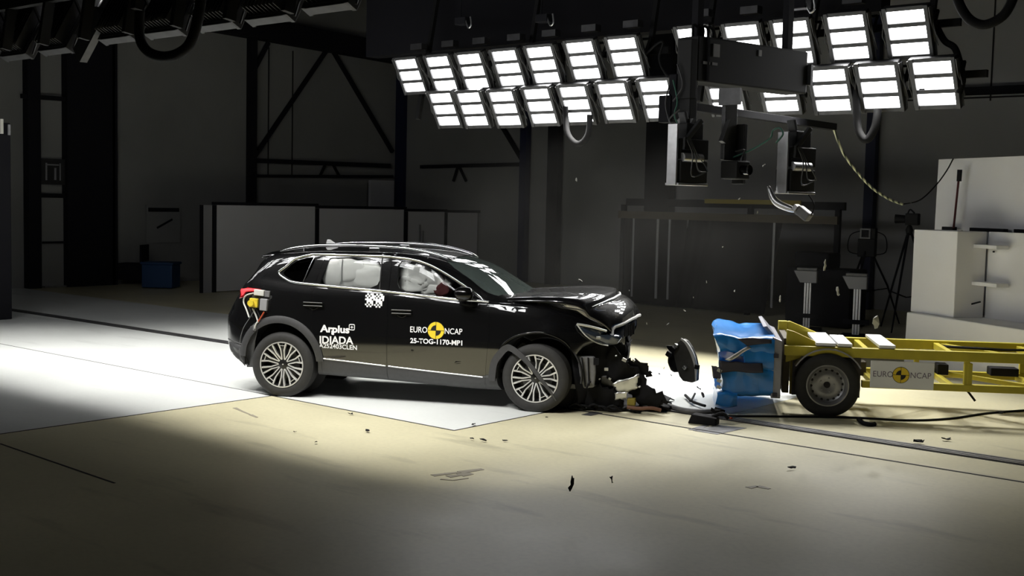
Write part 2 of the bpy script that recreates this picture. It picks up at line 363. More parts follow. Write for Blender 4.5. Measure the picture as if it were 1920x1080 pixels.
# ------------------------------------------------------------------ floodlights (the lamps that light the crash zone)
spot_far = bpy.data.lights.new('flood_beam_far', 'SPOT'); spot_near = bpy.data.lights.new('flood_beam_near', 'SPOT')
for sp, w, ang in ((spot_far, FAR_W, 86), (spot_near, NEAR_W, 56)):
    sp.energy = w; sp.spot_size = R_(ang); sp.spot_blend = .35 if sp is spot_far else .55; sp.shadow_soft_size = .06; sp.color = (1, .985, .94)
MW, MH, MP = .46, .152, .205        # pane width, height, pitch
def make_lamp(sp, tilt, aim, name='floodlight'):
    r = thing(name, 'x', 'floodlight')
    T = Matrix.Rotation(R_(tilt), 4, 'X')       # panes face -y, leaning down
    M3 = T.to_3x3()
    def P(x, y, z): return M3 @ V((x, y, z))
    hw, hh = MW / 2, MP * 1.5
    b = MB()
    for k in range(4): b.box(P(0, .035, hh - k * MP - .0), (MW + .06, .09, .052), M3)
    for s in (-1, 1): b.box(P(s * (hw + .025), .03, 0), (.05, .11, 2 * hh + .05), M3)
    for k in range(9): b.box(P(-hw + .03 + k * (MW - .06) / 8, .14, 0), (.012, .11, 2 * hh - .03), M3)
    b.box(P(0, .08, 0), (MW + .02, .02, 2 * hh), M3); b.build('housing', 'lamp_metal', r, bevel=.004)
    for k in range(3):
        MB().box(P(0, .02, (1 - k) * MP), (MW, .02, MH), M3).build('light_pane', 'lamp_pane', r)
    for s in (-1, 1):
        c = MB()
        c.box(P(s * (hw + .060), .06, .02), (.016, .04, .34), M3); c.box(P(s * (hw + .068), .04, .25), (.02, .05, .10), M3)
        c.tube([P(s * (hw + .066), -.02, hh), P(s * (hw + .060), .0, .1), P(s * (hw + .075), .06, -.05), P(s * (hw + .07), .02, -hh)], .010, 6)
        c.tube(crv([P(s * (hw + .075), .02, .12), P(s * (hw + .095), .0, -.02), P(s * (hw + .09), .03, -.10), P(s * (hw + .09), .05, -.2)], 12), .007, 6)
        c.build('side_bracket', 'lamp_metal', r)
    y = MB(); y.beam(P(-hw - .065, .06, .02), P(-hw - .065, .26, .16), .03, .02); y.beam(P(hw + .065, .06, .02), P(hw + .065, .26, .16), .03, .02)
    y.beam(P(-hw - .07, .26, .16), P(hw + .07, .26, .16), .04, .03); y.build('yoke', 'black_metal', r)
    l = bpy.data.objects.new('flood_beam', sp); COL.objects.link(l); l.parent = r
    l.location = P(0, -.04, 0); l.rotation_euler = (R_(90 - aim), 0, R_(180)) ; return r
far0 = make_lamp(spot_far, 28, 70)
YF = 14.0
hh = MP * 1.5 - .02
off = Matrix.Rotation(R_(28), 3, 'X') @ V((MW / 2, 0, -hh))
rows = [('upper', 'left', (742, 800, 858, 923, 988, 1062, 1140), (113, 108, 103, 97, 90, 81, 74)), ('lower', 'left', (806, 858, 918, 983, 1050, 1122, 1200), (176, 175, 173, 168, 164, 158, 153)),
        ('upper', 'right', (1270, 1360, 1450, 1552, 1662), (55, 50, 43, 32, 22)), ('lower', 'right', (1325, 1425, 1520, 1610, 1712), (140, 135, 132, 125, 117))]
far_pts = {}
first = True
for row, bank, us, vs in rows:
    for i, (u, v) in enumerate(zip(us, vs)):
        o = far0 if first else copy_tree(far0); first = False
        p = pY(u, v, YF if row == 'upper' else YF + .22) + off
        o.location = p; far_pts.setdefault((row, bank), []).append(p)
        o['label'] = 'lit floodlight, %s from the left in the %s row of the %s bank' % (ORD[i], row, bank); o['group'] = 'lit floodlights over the track'
# the frames that carry the far banks
for bank in ('left', 'right'):
    r = thing('lamp_rack', 'dark steel rack carrying the %s bank of lit floodlights' % bank, 'rack')
    for row in ('upper', 'lower'):
        q = far_pts[(row, bank)]; z = sum(p.z for p in q) / len(q) + .14; yy = q[0].y + .36
        MB().beam((q[0].x - .5, yy, z), (q[-1].x + .5, yy, z), .07, .09).build('rail', 'black_metal', r)
    q = far_pts[('upper', bank)]
    for x in (q[0].x - .1, (q[0].x + q[-1].x) / 2, q[-1].x + .1):
        MB().beam((x, YF + .42, q[0].z - .7), (x, 14.9, 6.0), .07, .07).build('hanger', 'black_metal', r)
    for i, p in enumerate(q): MB().box((p.x - .05, YF + .36, p.z + .50), (.26, .14, .1)).build('ballast', 'lamp_metal', r)
# near rack, seen from behind: same lamps turned round to face the track
near0 = make_lamp(spot_near, 28, 67)
near_pts = []
nm = [((205, 92), 'lower', 0), ((290, 82), 'lower', 0), ((385, 70), 'lower', 0), ((480, 58), 'lower', 0), ((587, 38), 'lower', 0), ((20, 122), 'lower', 1), ((92, 112), 'lower', 1)]
first = True
names = ['leftmost of the five unlit-backed floodlights beside the cable loop', 'second dark floodlight back from the cable loop rightwards', 'third dark floodlight back in the row above the end wall', 'fourth dark floodlight back in the row above the end wall', 'dark floodlight back at the right end of the near row', 'dark floodlight back at the top left edge', 'dark floodlight back between the left edge and the slanted end bracket']
for (uv, row, g), nmx in zip(nm, names):
    o = near0 if first else copy_tree(near0); first = False
    p = pY(uv[0], uv[1], 6.4)
    o.location = p + V((.28, .1, .33)); o.rotation_euler = (0, 0, math.pi); near_pts.append(o.location.copy())
    o['label'] = nmx; o['group'] = 'floodlights of the near rack'
xs = [p.x for p in near_pts]
up = [V((min(xs) + .36 + .72 * i, 6.62, near_pts[0].z + .63)) for i in range(-7, 8)] + [V((min(xs) - .74 * i, 6.5, near_pts[0].z)) for i in range(1, 8)]
for i, p in enumerate(up):
    o = copy_tree(near0); o.location = p; o['label'] = 'dark floodlight back in the upper row of the near rack' if 7 <= i < 15 else 'floodlight of the near rack beyond the left edge'; o['group'] = 'floodlights of the near rack'
r = thing('lamp_rack', 'dark steel rack at the top left carrying the backs of floodlights', 'rack')
for z, dy in ((near_pts[2].z + .16, 0), (up[0].z + .16, .2)):
    MB().beam((min(xs) - .6, 6.05 + dy, z), (max(xs) + .4, 6.05 + dy, z), .08, .1).build('rail', 'black_metal', r)
for x in (min(xs), -9.4, max(xs)):
    MB().beam((x, 6.0, near_pts[2].z - .1), (x, 6.4, 6.3), .08, .08).build('hanger', 'black_metal', r)
for x in np.arange(min(xs) + .4, max(xs), .74):
    MB().beam((x, 6.0, near_pts[2].z - .3), (x, 6.2, near_pts[2].z + 1.), .05, .1).build('rib', 'black_metal', r)
a, b = pY(150, 105, 6.3), pY(192, 25, 6.3)
MB().beam(a, b, .08, .18).build('end_bracket', 'lamp_metal', r)

# cable loops hanging from the racks
def cable(name, pix, Y, r, m, label, n=40, hooks=False):
    pts = crv([pY(u, v, Y) for u, v in pix], n); o = MB().tube(pts, r, 10).build(name, m, None, smooth=60)
    return tag(o, label, 'cable')
cable('cable_loop', [(262, 20), (262, 70), (278, 97), (306, 106), (335, 100), (358, 78), (372, 30), (380, -30)], 5.9, .045, 'cable', 'thick black cable loop hanging under the near lamp rack')
cable('cable_loop', [(1788, -30), (1800, 10), (1820, 38), (1848, 46), (1880, 30), (1898, 0), (1905, -30)], 12.5, .05, 'cable', 'thick black cable loop at the top right corner')
cable('cable_loop', [(1060, 200), (1063, 245), (1076, 266), (1090, 268), (1103, 250), (1106, 215)], 14.35, .045, 'cable', 'black cable loop under the left bank of floodlights')
cable('cable_loop', [(1606, 150), (1606, 200), (1610, 245), (1625, 262), (1640, 240), (1646, 205)], 14.4, .05, 'cable', 'black cable loop under the right bank of floodlights')
cable('cable_bundle', [(1752, 40), (1770, 75), (1790, 90), (1800, 120), (1805, 150), (1798, 175)], 14.4, .04, 'cable', 'cable bundle at the right end of the right floodlight bank')
cable('cable_bundle', [(1212, 100), (1232, 82), (1243, 80), (1236, 110), (1248, 138), (1262, 150), (1262, 175)], 14.2, .018, 'cable', 'thin cable bundle at the right end of the left floodlight bank')

# small fittings hanging from the roof above the left bank
def fitting(u, v, Y, label):
    r = thing('roof_fitting', label, 'roof fitting', pY(u, v, Y))
    MB().box((0, 0, 0), (.22, .16, .12)).build('box', 'dark_steel', r, bevel=.01)
    MB().tube([(-.05, 0, .05), (-.05, 0, .5)], .012, 6).build('stem', 'dark_steel', r)
    MB().tube(crv([(.1, -.05, 0), (.16, -.05, -.12), (.22, -.05, -.08), (.2, -.05, .05)], 10), .012, 6).build('hook', 'aluminium', r)
fitting(868, 40, 14.0, 'small dark fitting hanging from the roof above the third lamp')
fitting(1020, 35, 14.0, 'dark bracket with bright clips hanging above the left bank')
fitting(1500, 8, 13.5, 'small fitting under the roof above the right bank')

# ------------------------------------------------------------------ overhead camera boom above the impact point
YB = 11.3
A = pY(1308, 110, YB)
zt, zb = pY(1308, 66, YB).z, pY(1308, 152, YB).z
Bp = pZ(1516, 97, zt); Bd = V((Bp.x - A.x, Bp.y - A.y, 0)); L = Bd.length; rzb = math.atan2(Bd.y, Bd.x)
boom = thing('camera_boom', 'long black overhead camera boom box hanging in front of the lit floodlights', 'camera boom', (A.x, A.y, zb), rzb)
hb = zt - zb
MB().box((L / 2, .16, hb / 2), (L, .32, hb)).build('boom_box', 'black_metal', boom, bevel=.02)
b = MB(); b.box((-.05, .1, hb / 2 - .12), (.1, .2, hb + .15)); b.box((-.02, .1, -.3), (.12, .16, .7)); b.build('end_plate', 'black_metal', boom, bevel=.01)
MB().box((.16, -.006, hb / 2), (.03, .02, hb * .94)).build('rib', 'dark_steel', boom)
MB().box((.29, -.006, hb * .72), (.1, .012, .14)).build('label_plate', 'grey_paint', boom)
MB().box((1.02, -.006, hb * .80), (.05, .012, .07)).build('label_plate', 'grey_paint', boom)
b = MB(); b.box((.14, -.006, hb * .42), (.1, .01, .03)); b.box((.27, -.006, hb * .42), (.08, .01, .03)); b.build('label_strip', 'grey_paint', boom)
b = MB()
for k in range(4): b.tube(crv([(.02 + .08 * k, .1, hb), (.02 + .08 * k, .1, hb + .12), (.1 + .08 * k, .1, hb + .1), (.1 + .08 * k, .1, hb)], 10), .016, 6)
b.build('hose_loop', 'cable', boom)
for x in (.15, L - .2): MB().beam((x, .16, hb), (x, .16, 6.0 - zb), .09, .09).build('hanger', 'dark_steel', boom)
b = MB(); b.box((L + .02, .0, hb * .45), (.04, .1, .24)); b.build('connector', 'lamp_metal', boom)
# lower cross bar
za = pY(1262, 200, YB).z; c0 = pY(1258, 195, YB); c1 = pZ(1562, 238, c0.z)
c1b = V(c1); b = MB().beam(c0, c1, .12, .09); bar = thing('camera_bar', 'dark cross bar under the boom that carries the cameras', 'bar')
b.build('bar', 'dark_steel', bar, bevel=.006)
b = MB(); b.box(pY(1265, 182, YB), (.1, .1, .5)); b.box(pY(1252, 205, YB), (.16, .14, .3)); b.build('clamp', 'dark_steel', bar, bevel=.01)
MB().box(pY(1342, 177, YB) + V((.12, .1, -.02)), (.26, .04, .18)).build('mount_plate', 'lamp_metal', bar)
for pts in ([(1262, 150), (1270, 190), (1265, 220), (1290, 260)], [(1275, 205), (1255, 225), (1270, 250), (1258, 300)], [(1270, 120), (1280, 160), (1262, 190)], [(1255, 160), (1248, 195), (1256, 232), (1265, 268)]):
    MB().tube(crv([pY(u, v, YB - .1) for u, v in pts], 16), .009, 6).build('wire', 'cable_green' if pts[0][0] == 1262 else 'lamp_metal', bar)
bpts = (pY(1272, 222, YB - .15), pY(1300, 222, YB - .15), pY(1290, 240, YB - .15), pY(1268, 245, YB - .15))
MB().prism(bpts, (.02, .03, 0)).build('tag_sheet', 'grey_plastic', bar)
def cam_unit(u0, v0, u1, v1, label, Y):
    """white L bracket (pixels of its top-left and bottom-left), black camera bodies behind it"""
    p = pY(u0, v0, Y); q = pY(u1, v1, Y); h = p.z - q.z; x = (p.x + q.x) / 2
    d = Bd.normalized(); rz = rzb
    r = thing('high_speed_camera', label, 'camera', (x, Y, q.z), rz)
    b = MB(); b.box((.0, 0, h / 2), (.025, .14, h)); b.build('bracket_side', 'aluminium', r, bevel=.004)
    MB().box((.23, 0, .012), (.46, .2, .025)).build('bracket_base', 'aluminium', r, bevel=.004)
    b = MB(); b.box((.25, .02, .15), (.42, .22, .24)); b.box((.27, .03, .60 * h), (.44, .2, .22)); b.box((.30, .06, .88 * h), (.26, .2, .2)); b.build('camera_body', 'black_metal', r, bevel=.012)
    MB().lathe([(.001, 0), (.075, 0), (.075, .18), (.06, .2), (.06, .1), (.001, .1)], 24, Matrix.Translation((.1, .02, .36)) @ Matrix.Rotation(R_(90), 4, 'Y')).build('lens', 'gloss_black', r, smooth=40)
    MB().lathe([(.001, 0), (.05, 0), (.05, .3), (.001, .3)], 20, Matrix.Translation((.06, -.08, .30)) @ Matrix.Rotation(R_(90), 4, 'Y')).build('rod', 'aluminium', r, smooth=40)
    b = MB(); b.beam((.3, .05, h * .7), (.18, .05, h + .14), .1, .04); b.beam((.12, -.08, h * .74), (.32, -.1, h + .05), .05, .05); b.build('arm', 'lamp_metal', r, bevel=.005)
    for k in range(3):
        MB().tube(crv([(.04 + .03 * k, -.16, .75 * h), (.1 + .04 * k, -.2, .5 * h), (.12 + .1 * k, -.18, .1 + .06 * k), (.4, -.15, .16)], 16), .008, 6).build('wire', 'lamp_metal', r)
    b = MB(); b.box((.03, -.15, h * .68), (.03, .03, .12)); b.box((.06, -.15, h * .60), (.10, .03, .03)); b.build('knob', 'black_metal', r)
cam_unit(1261, 232, 1261, 347, 'black overhead camera in a white bracket at the boom\'s left end', YB - .4)
cam_unit(1465, 247, 1470, 363, 'black overhead camera in a white bracket at the bar\'s right end', YB + .55)
p = pY(1372, 285, YB + .25)
r = thing('high_speed_camera', 'smaller dark camera on a grey hanging arm between the two bracketed cameras', 'camera', p, rzb)
b = MB(); b.box((0, .05, .22), (.2, .06, .62)); b.build('arm', 'lamp_metal', r, bevel=.01)
MB().box((.13, .0, -.02), (.06, .16, .66)).build('side_plate', 'black_metal', r, bevel=.01)
MB().box((0, -.06, -.2), (.22, .24, .2)).build('camera_body', 'black_metal', r, bevel=.015)
MB().lathe([(.001, 0), (.055, 0), (.055, .1), (.001, .08)], 20, Matrix.Translation((-.02, -.18, -.2)) @ Matrix.Rotation(R_(90), 4, 'X')).build('lens', 'gloss_black', r, smooth=40)
MB().beam((-.16, 0, .1), (-.05, 0, .34), .06, .06).build('strut', 'lamp_metal', r)
MB().tube(crv([(-.05, -.1, 0), (.06, -.13, .02), (.02, -.12, -.1), (.1, -.1, -.22)], 14), .01, 6).build('wire', 'lamp_metal', r)
# bent silver arm that has come loose
Yg = YB + .5
pts = crv([pY(1441, 349, Yg), pY(1449, 370, Yg), pY(1460, 382, Yg), pY(1483, 392, Yg), pY(1494, 395, Yg)], 24)
g = thing('flexible_arm', 'bent silver arm with a small lamp head hanging below the right camera', 'arm', pts[0])
MB().tube([p - pts[0] for p in pts], [.012 + .03 * math.sin(math.pi * i / (len(pts) - 1)) ** .7 for i in range(len(pts))], 10).build('arm', 'aluminium', g, smooth=60)
e = pY(1507, 400, Yg) - pts[0]
rt = Matrix.Rotation(R_(35), 3, 'Y')
MB().box(e, (.17, .12, .1), rt).build('head', 'grey_plastic', g, bevel=.015)
MB().box(e + V((-.07, -.03, .06)), (.05, .1, .06), rt).build('clip', 'aluminium', g, bevel=.005)
MB().tube(crv([pY(1516, 365, Yg) - pts[0], pY(1527, 385, Yg) - pts[0], pY(1520, 405, Yg) - pts[0]], 12), .007, 6).build('wire', 'cable', g)
# cords
cable('thin_cord', [(1375, 295), (1400, 285), (1425, 272), (1445, 258), (1449, 245), (1462, 240), (1468, 252), (1455, 268)], YB + .3, .010, 'cable_green', 'dark twisted lead looping between the overhead cameras')

# ------------------------------------------------------------------ background things
# four white partition panels in black frames in front of the end wall (x = -22.63)
XP = -22.63
edges = [(405, 589), (597, 755), (763, 831), (837, 905)]
for i, (u0, u1) in enumerate(edges):
    a, b = pX(u0, 480, XP), pX(u1, 480, XP)
    b.y = min(b.y, YW - .1)
    zt = pX((u0 + u1) / 2, (386, 392, 397, 399)[i], XP).z
    r = thing('partition_panel', ['large white partition panel behind the rear of the black car', 'white partition panel behind the car roof, second from the left', 'narrow white partition panel, third from the left', 'narrow white partition panel at the right end of the row'][i], 'panel', (XP, a.y, 0), 0, 'white partition panels')
    MB().box((0, (b.y - a.y) / 2, zt / 2 + .01), (.04, b.y - a.y, zt - .02)).build('board', 'wall_panel', r)
    f = MB(); f.box((.0, -.06, zt / 2), (.07, .09, zt)); f.box((0, (b.y - a.y) / 2, zt + .04), (.07, b.y - a.y + .2, .07))
    f.build('frame', 'dark_steel', r)
    if i == 0:
        MB().box((0, -.25, zt / 2), (.05, .24, zt)).build('side_leaf', 'grey_paint', r); MB().box((0, -.4, zt / 2), (.06, .06, zt)).build('post', 'dark_steel', r)
MBp = thing('hanging_strip', 'pair of pale strips hanging on the third panel', 'strip', pX(787, 440, XP + .05))
MB().box((0, 0, 0), (.02, .06, .55)).build('strip', 'grey_paint', MBp); MB().box((0, .12, -.1), (.02, .05, .4)).build('strip', 'grey_paint', MBp)
# pictogram sign, poster, blue bin at the end wall
p = xw(98, 322, .12); r = thing('wall_sign', 'small dark square sign beside the door frame at the left', 'sign', p)
MB().box((0, 0, 0), (.04, .62, .6)).build('board', 'sign_black', r)
b = MB(); b.box((.025, -.16, .0), (.01, .04, .4)); b.box((.025, 0, .16), (.01, .3, .03)); b.box((.025, .06, -.05), (.01, .05, .28)); b.box((.025, .18, 0), (.01, .03, .4)); b.build('pictogram', 'grey_paint', r)
p = xw(306, 420, .05); r = thing('wall_poster', 'faint grey notice board on the end wall left of the panels', 'poster', p)
MB().box((0, 0, 0), (.04, 1.0, .95)).build('board', 'wall_grey', r)
MB().box((.03, 0, .36), (.01, .9, .1)).build('heading', 'dark_steel', r)
MB().beam((.03, -.2, -.1), (.03, .25, .12), .01, .05).build('drawing', 'dark_steel', r)
p = pZ(302, 540); r = thing('storage_bin', 'dark blue bin on the floor left of the white panels', 'bin', (p.x, p.y, 0), .6)
MB().box((0, 0, .3), (.75, .55, .56)).build('body', 'blue_bin', r, bevel=.03); MB().box((0, 0, .6), (.8, .6, .06)).build('lid', 'blue_bin', r, bevel=.02)
p = pZ(250, 535); r = thing('equipment_trolley', 'black shape of a small equipment trolley beside the blue bin', 'trolley', (p.x, p.y, 0), .6)
MB().box((0, 0, .35), (.6, .5, .4)).build('body', 'dark_steel', r, bevel=.02); MB().box((.28, 0, .7), (.05, .45, .6)).build('handle', 'dark_steel', r)
p = pX(12, 240, -20.); r = thing('tall_cabinet', 'dark tall equipment cabinet cut by the left edge', 'cabinet', (p.x, p.y - .4, 0))
MB().box((0, 0, 1.7), (.5, .7, 3.4)).build('body', 'dark_steel', r, bevel=.02)
q = pX(3, 237, -19.7) - V(r.location)
MB().box(q, (.03, .05, .25)).build('light_strip', 'bright_shard', r); MB().box(q + V((0, .13, -.05)), (.03, .04, .18)).build('clip', 'grey_paint', r)

# low frame with yellow bars and dark plastic curtains
YT = 21.8
a, b = pY(1162, 385, YT), pY(1572, 410, YT)
r = thing('curtain_frame', 'dark frame with a dull yellow top bar and hanging plastic curtains', 'curtain frame', (a.x, YT, 0))
Lx = b.x - a.x; zt = (a.z + b.z) / 2
MB().box((Lx / 2, 0, zt - .12), (Lx, .1, .16)).build('lower_bar', 'brown_beam', r)
MB().box((Lx / 2, .3, zt + .16), (Lx, .1, .16)).build('upper_bar', 'dark_steel', r)
q0, q1 = pY(1325, 374, YT), pY(1505, 384, YT)
MB().box(((q0.x + q1.x) / 2 - a.x, -.06, (q0.z + q1.z) / 2 + .0), (q1.x - q0.x, .05, .09)).build('yellow_bar', 'yellow_dim', r)
for x in (.05, Lx * .62, Lx - .05): MB().box((x, .1, (zt + .1) / 2), (.1, .1, zt + .1)).build('post', 'dark_steel', r)
def curtain(x0, x1, slant):
    def fn(i, j):
        x = x0 + (x1 - x0) * i; z = (zt - .2) * j + .05
        return V((x + slant * (1 - j), .03 + .05 * math.sin(x * 9 + 1.5 * math.sin(x * 3)) + .02 * math.sin(z * 3 + x * 2), z))
    return MB().grid(fn, 60, 8)
curtain(.05, Lx * .33, 0).build('curtain', 'curtain', r, smooth=180, solid=.006)
curtain(Lx * .34, Lx * .77, -.35).build('curtain', 'curtain', r, smooth=180, solid=.006)
for x, w in ((.42, .05), (1.05, .06), (1.35, .05), (Lx * .74, .05)): MB().box((x, -.04, zt / 2), (w, .015, zt - .4)).build('strip', 'grey_paint', r)
q = pZ(1420, 600); 
# dark machine behind the curtain's right end
a2 = pY(1480, 480, 21.0); b2 = pY(1600, 480, 21.0)
r = thing('machine_cabinet', 'black machine block behind the two plated posts', 'machine', ((a2.x + b2.x) / 2, 21.3, 0))
MB().box((0, 0, .55), (b2.x - a2.x, .8, 1.1)).build('body', 'dark_steel', r, bevel=.03); MB().box((-.2, 0, 1.25), (.7, .6, .3)).build('hood', 'dark_steel', r, bevel=.05)

# two plated posts
for k, (u, vt, Y) in enumerate(((1513, 493, 20.0), (1606, 503, 19.6))):
    q = pY(u, 590, Y); top = pY(u, vt, Y).z
    r = thing('plated_post', 'slim aluminium post with a grey head plate, %s of the pair behind the trolley' % ('left' if k == 0 else 'right'), 'post', (q.x, Y, 0), .3, 'plated posts')
    b = MB(); b.box((0, 0, top / 2 - .1), (.12, .1, top - .3))
    b.build('post', 'aluminium', r)
    b = MB()
    for s in (-.025, .025): b.box((s, -.052, top / 2 - .1), (.012, .006, top - .34))
    b.build('slot', 'dark_steel', r)
    MB().prism([(-.26, -.08, top - .14), (.16, -.08, top - .14), (.16, -.08, top - .36), (-.14, -.08, top - .36)], (0, .16, 0)).build('head_plate', 'grey_paint', r, bevel=.01)
    MB().box((-.02, -.02, top - .11), (.36, .14, .05)).build('clamp', 'grey_plastic', r, bevel=.01)
    MB().box((0, 0, .03), (.5, .4, .06)).build('base', 'dark_steel', r, bevel=.01)
    MB().box((0, -.03, .28), (.44, .05, .08)).build('collar', 'dark_steel', r)
# two cameras on tripods
def tripod(u, v, Y, label, mon):
    p = pY(u, v, Y); h = p.z
    r = thing('tripod_camera', label, 'camera', (p.x, Y, 0), .2)
    b = MB(); b.box((.05, 0, h), (.24, .22, .22)); b.build('camera_body', 'black_metal', r, bevel=.02)
    if mon:
        MB().box((-.02, -.13, h), (.2, .03, .2)).build('screen_frame', 'grey_plastic', r); MB().box((-.02, -.15, h), (.14, .01, .14)).build('screen', 'gloss_black', r)
        MB().box((.0, 0, h - .28), (.34, .2, .36)).build('control_box', 'black_metal', r, bevel=.02)
        for s in (-1, 1): MB().tube(crv([(s * .14, 0, h + .05), (s * .34, 0, h - .05), (s * .36, 0, h - .35), (s * .12, 0, h - .42)], 20), .01, 6).build('cable', 'cable', r)
    else:
        MB().lathe([(.001, 0), (.07, 0), (.085, .2), (.001, .18)], 24, Matrix.Translation((-.06, -.02, h)) @ Matrix.Rotation(R_(-90), 4, 'Y')).build('lens', 'black_metal', r, smooth=40)
        MB().tube(crv([(-.04, 0, h + .11), (0, 0, h + .18), (.08, 0, h + .11)], 10), .015, 6).build('carry_handle', 'black_metal', r)
    MB().lathe([(.001, h - .30), (.05, h - .30), (.07, h - .2), (.04, h - .12), (.001, h - .1)], 16).build('head', 'black_metal', r, smooth=40)
    for k in range(3):
        an = R_(20 + 120 * k); c, s2 = math.cos(an), math.sin(an)
        b = MB(); b.tube([(.04 * c, .04 * s2, h - .26), (.42 * c, .42 * s2, .75), (.68 * c, .68 * s2, .0)], [.022, .02, .014], 8); b.build('leg', 'dark_steel', r)
    b = MB()
    for k in range(3):
        an = R_(20 + 120 * k); b.beam((0, 0, .62), (.44 * math.cos(an), .44 * math.sin(an), .70), .02, .02)
    b.build('spreader', 'dark_steel', r)
tripod(1627, 438, 22.4, 'dark monitor camera on a tripod beside the plated posts', True)
tripod(1706, 411, 21.6, 'camera with a round lens on a tripod left of the white boards', False)

# white block wall at the right: base block, tall cabinet, recessed board, upper board
zB = .76
a, b = pZ(1700, 585, zB), pZ(1925, 619, zB); d = (b - a); d.z = 0; dn = d.normalized(); nn = V((-dn.y, dn.x, 0)); rzw = math.atan2(dn.y, dn.x)
r = thing('base_block', 'long low white block behind the yellow trolley frame', 'block', (a.x, a.y, 0), rzw)
MB().prism([(-.02, 0, 0), (3.6, 0, 0), (3.6, 0, zB), (0, 0, zB)], (0, .85, 0)).build('block', 'white_panel', r, bevel=.015)
def on_block(u, v, back):
    P0 = a + nn * back; rr = ray(u, v); n2 = np.array(nn); O = np.array([0, 0, H])
    return V(O + rr * (np.dot(np.array(P0) - O, n2) / np.dot(rr, n2)))
def loc(p): q = p - a; return V((q.dot(dn), q.dot(nn), p.z))
c0, c1, c2, c3 = [loc(on_block(u, v, .12)) for u, v in ((1707, 582), (1788, 586), (1796, 432), (1715, 430))]
r = thing('cabinet_box', 'plain tall white box standing on the base block', 'box', (a.x, a.y, 0), rzw)
zl = zB + .001
MB().prism([(c0.x, .12, zl), (c1.x, .12, zl), (c1.x, .12, c3.z), (c0.x, .12, c3.z)], (0, .5, 0)).build('box', 'white_panel', r, bevel=.01)
r = thing('back_board', 'recessed white board with two shelf arms at the right edge', 'board', (a.x, a.y, 0), rzw)
MB().box((c1.x + 1.31, .74, (zl + c3.z) / 2), (2.6, .2, c3.z - zl)).build('board', 'white_panel', r)
for v in (459, 527):
    s0, s1 = loc(on_block(1796, v, .5)), loc(on_block(1880, v + 3, .5)); MB().box(((s0.x + s1.x) / 2, .5, s0.z), (s1.x - s0.x, .2, .05)).build('shelf_arm', 'white_panel', r, bevel=.004)
for u0, v0, u1, v1 in ((1803, 432, 1806, 455), (1801, 468, 1797, 512), (1799, 532, 1793, 568)):
    MB().tube(crv([loc(on_block(u0, v0, .42)), loc(on_block((u0 + u1) / 2 + 4, (v0 + v1) / 2, .42)), loc(on_block(u1, v1, .42))], 12), .012, 8).build('pipe', 'cable_white', r, smooth=60)
s0, s1 = loc(on_block(1815, 572, .42)), loc(on_block(1838, 566, .42)); MB().beam(s0, s1, .02, .02).build('cable_chain', 'cable', r)
tt = loc(on_block(1862, 472, .6)); MB().lathe([(.001, 0), (.012, 0), (.012, .02), (.001, .02)], 12, Matrix.Translation((tt.x, .62, tt.z)) @ Matrix.Rotation(R_(90), 4, 'X')).build('hole', 'dark_steel', r)
e0, e1, e2 = [loc(on_block(u, v, .95)) for u, v in ((1754, 427), (1760, 299), (1930, 296))]
r = thing('upper_board', 'large white board above the recessed board', 'board', (a.x, a.y, 0), rzw)
MB().prism([(e0.x - .05, .95, 0), (e2.x + 2, .95, 0), (e2.x + 2, .95, e1.z), (e1.x, .95, e1.z)], (0, .06, 0)).build('board', 'white_panel', r)
b = MB()
for u0, u1, v in ((1770, 1790, 428), (1822, 1886, 430), (1905, 1935, 433)):
    g0, g1 = loc(on_block(u0, v, .85)), loc(on_block(u1, v, .85)); b.box(((g0.x + g1.x) / 2, .85, g0.z), (g1.x - g0.x, .08, .05))
b.build('clamp_bar', 'dark_steel', r)
def cord(name, pix, Ys, r, m, label, first=None):
    pts = [pY(u, v, y) for (u, v), y in zip(pix, Ys)]
    if first is not None: pts[0] = first
    return tag(MB().tube(crv(pts, 40), r, 10).build(name, m, None, smooth=60), label, 'cable')
end_y = on_block(1787, 299, .94).y; y0 = c1b.y - .02; yy = np.linspace(y0, end_y, 11)
cord('twisted_cord', [(1563, 240), (1580, 285), (1605, 320), (1635, 352), (1665, 372), (1692, 383)], yy[:6], .018, 'cord_striped', 'black and yellow twisted cord sagging from the camera bar', c1b)
cord('thin_cord', [(1692, 383), (1725, 375), (1755, 347), (1775, 320), (1787, 298)], [yy[5], yy[7], yy[8], yy[9], end_y], .010, 'cable', 'thin dark cord continuing up to the white board')
h0, h1 = loc(on_block(1799, 322, .8)), loc(on_block(1788, 428, .8))
r = thing('pole_tool', 'thin dark red pole with a black grip leaning on the upper board', 'pole', (a.x, a.y, 0), rzw)
MB().tube([h1, h0], .016, 8).build('pole', 'red_cloth', r); MB().tube([h0 - V((0, 0, .14)), h0 + V((.005, 0, .03))], .035, 10).build('grip', 'dark_steel', r)

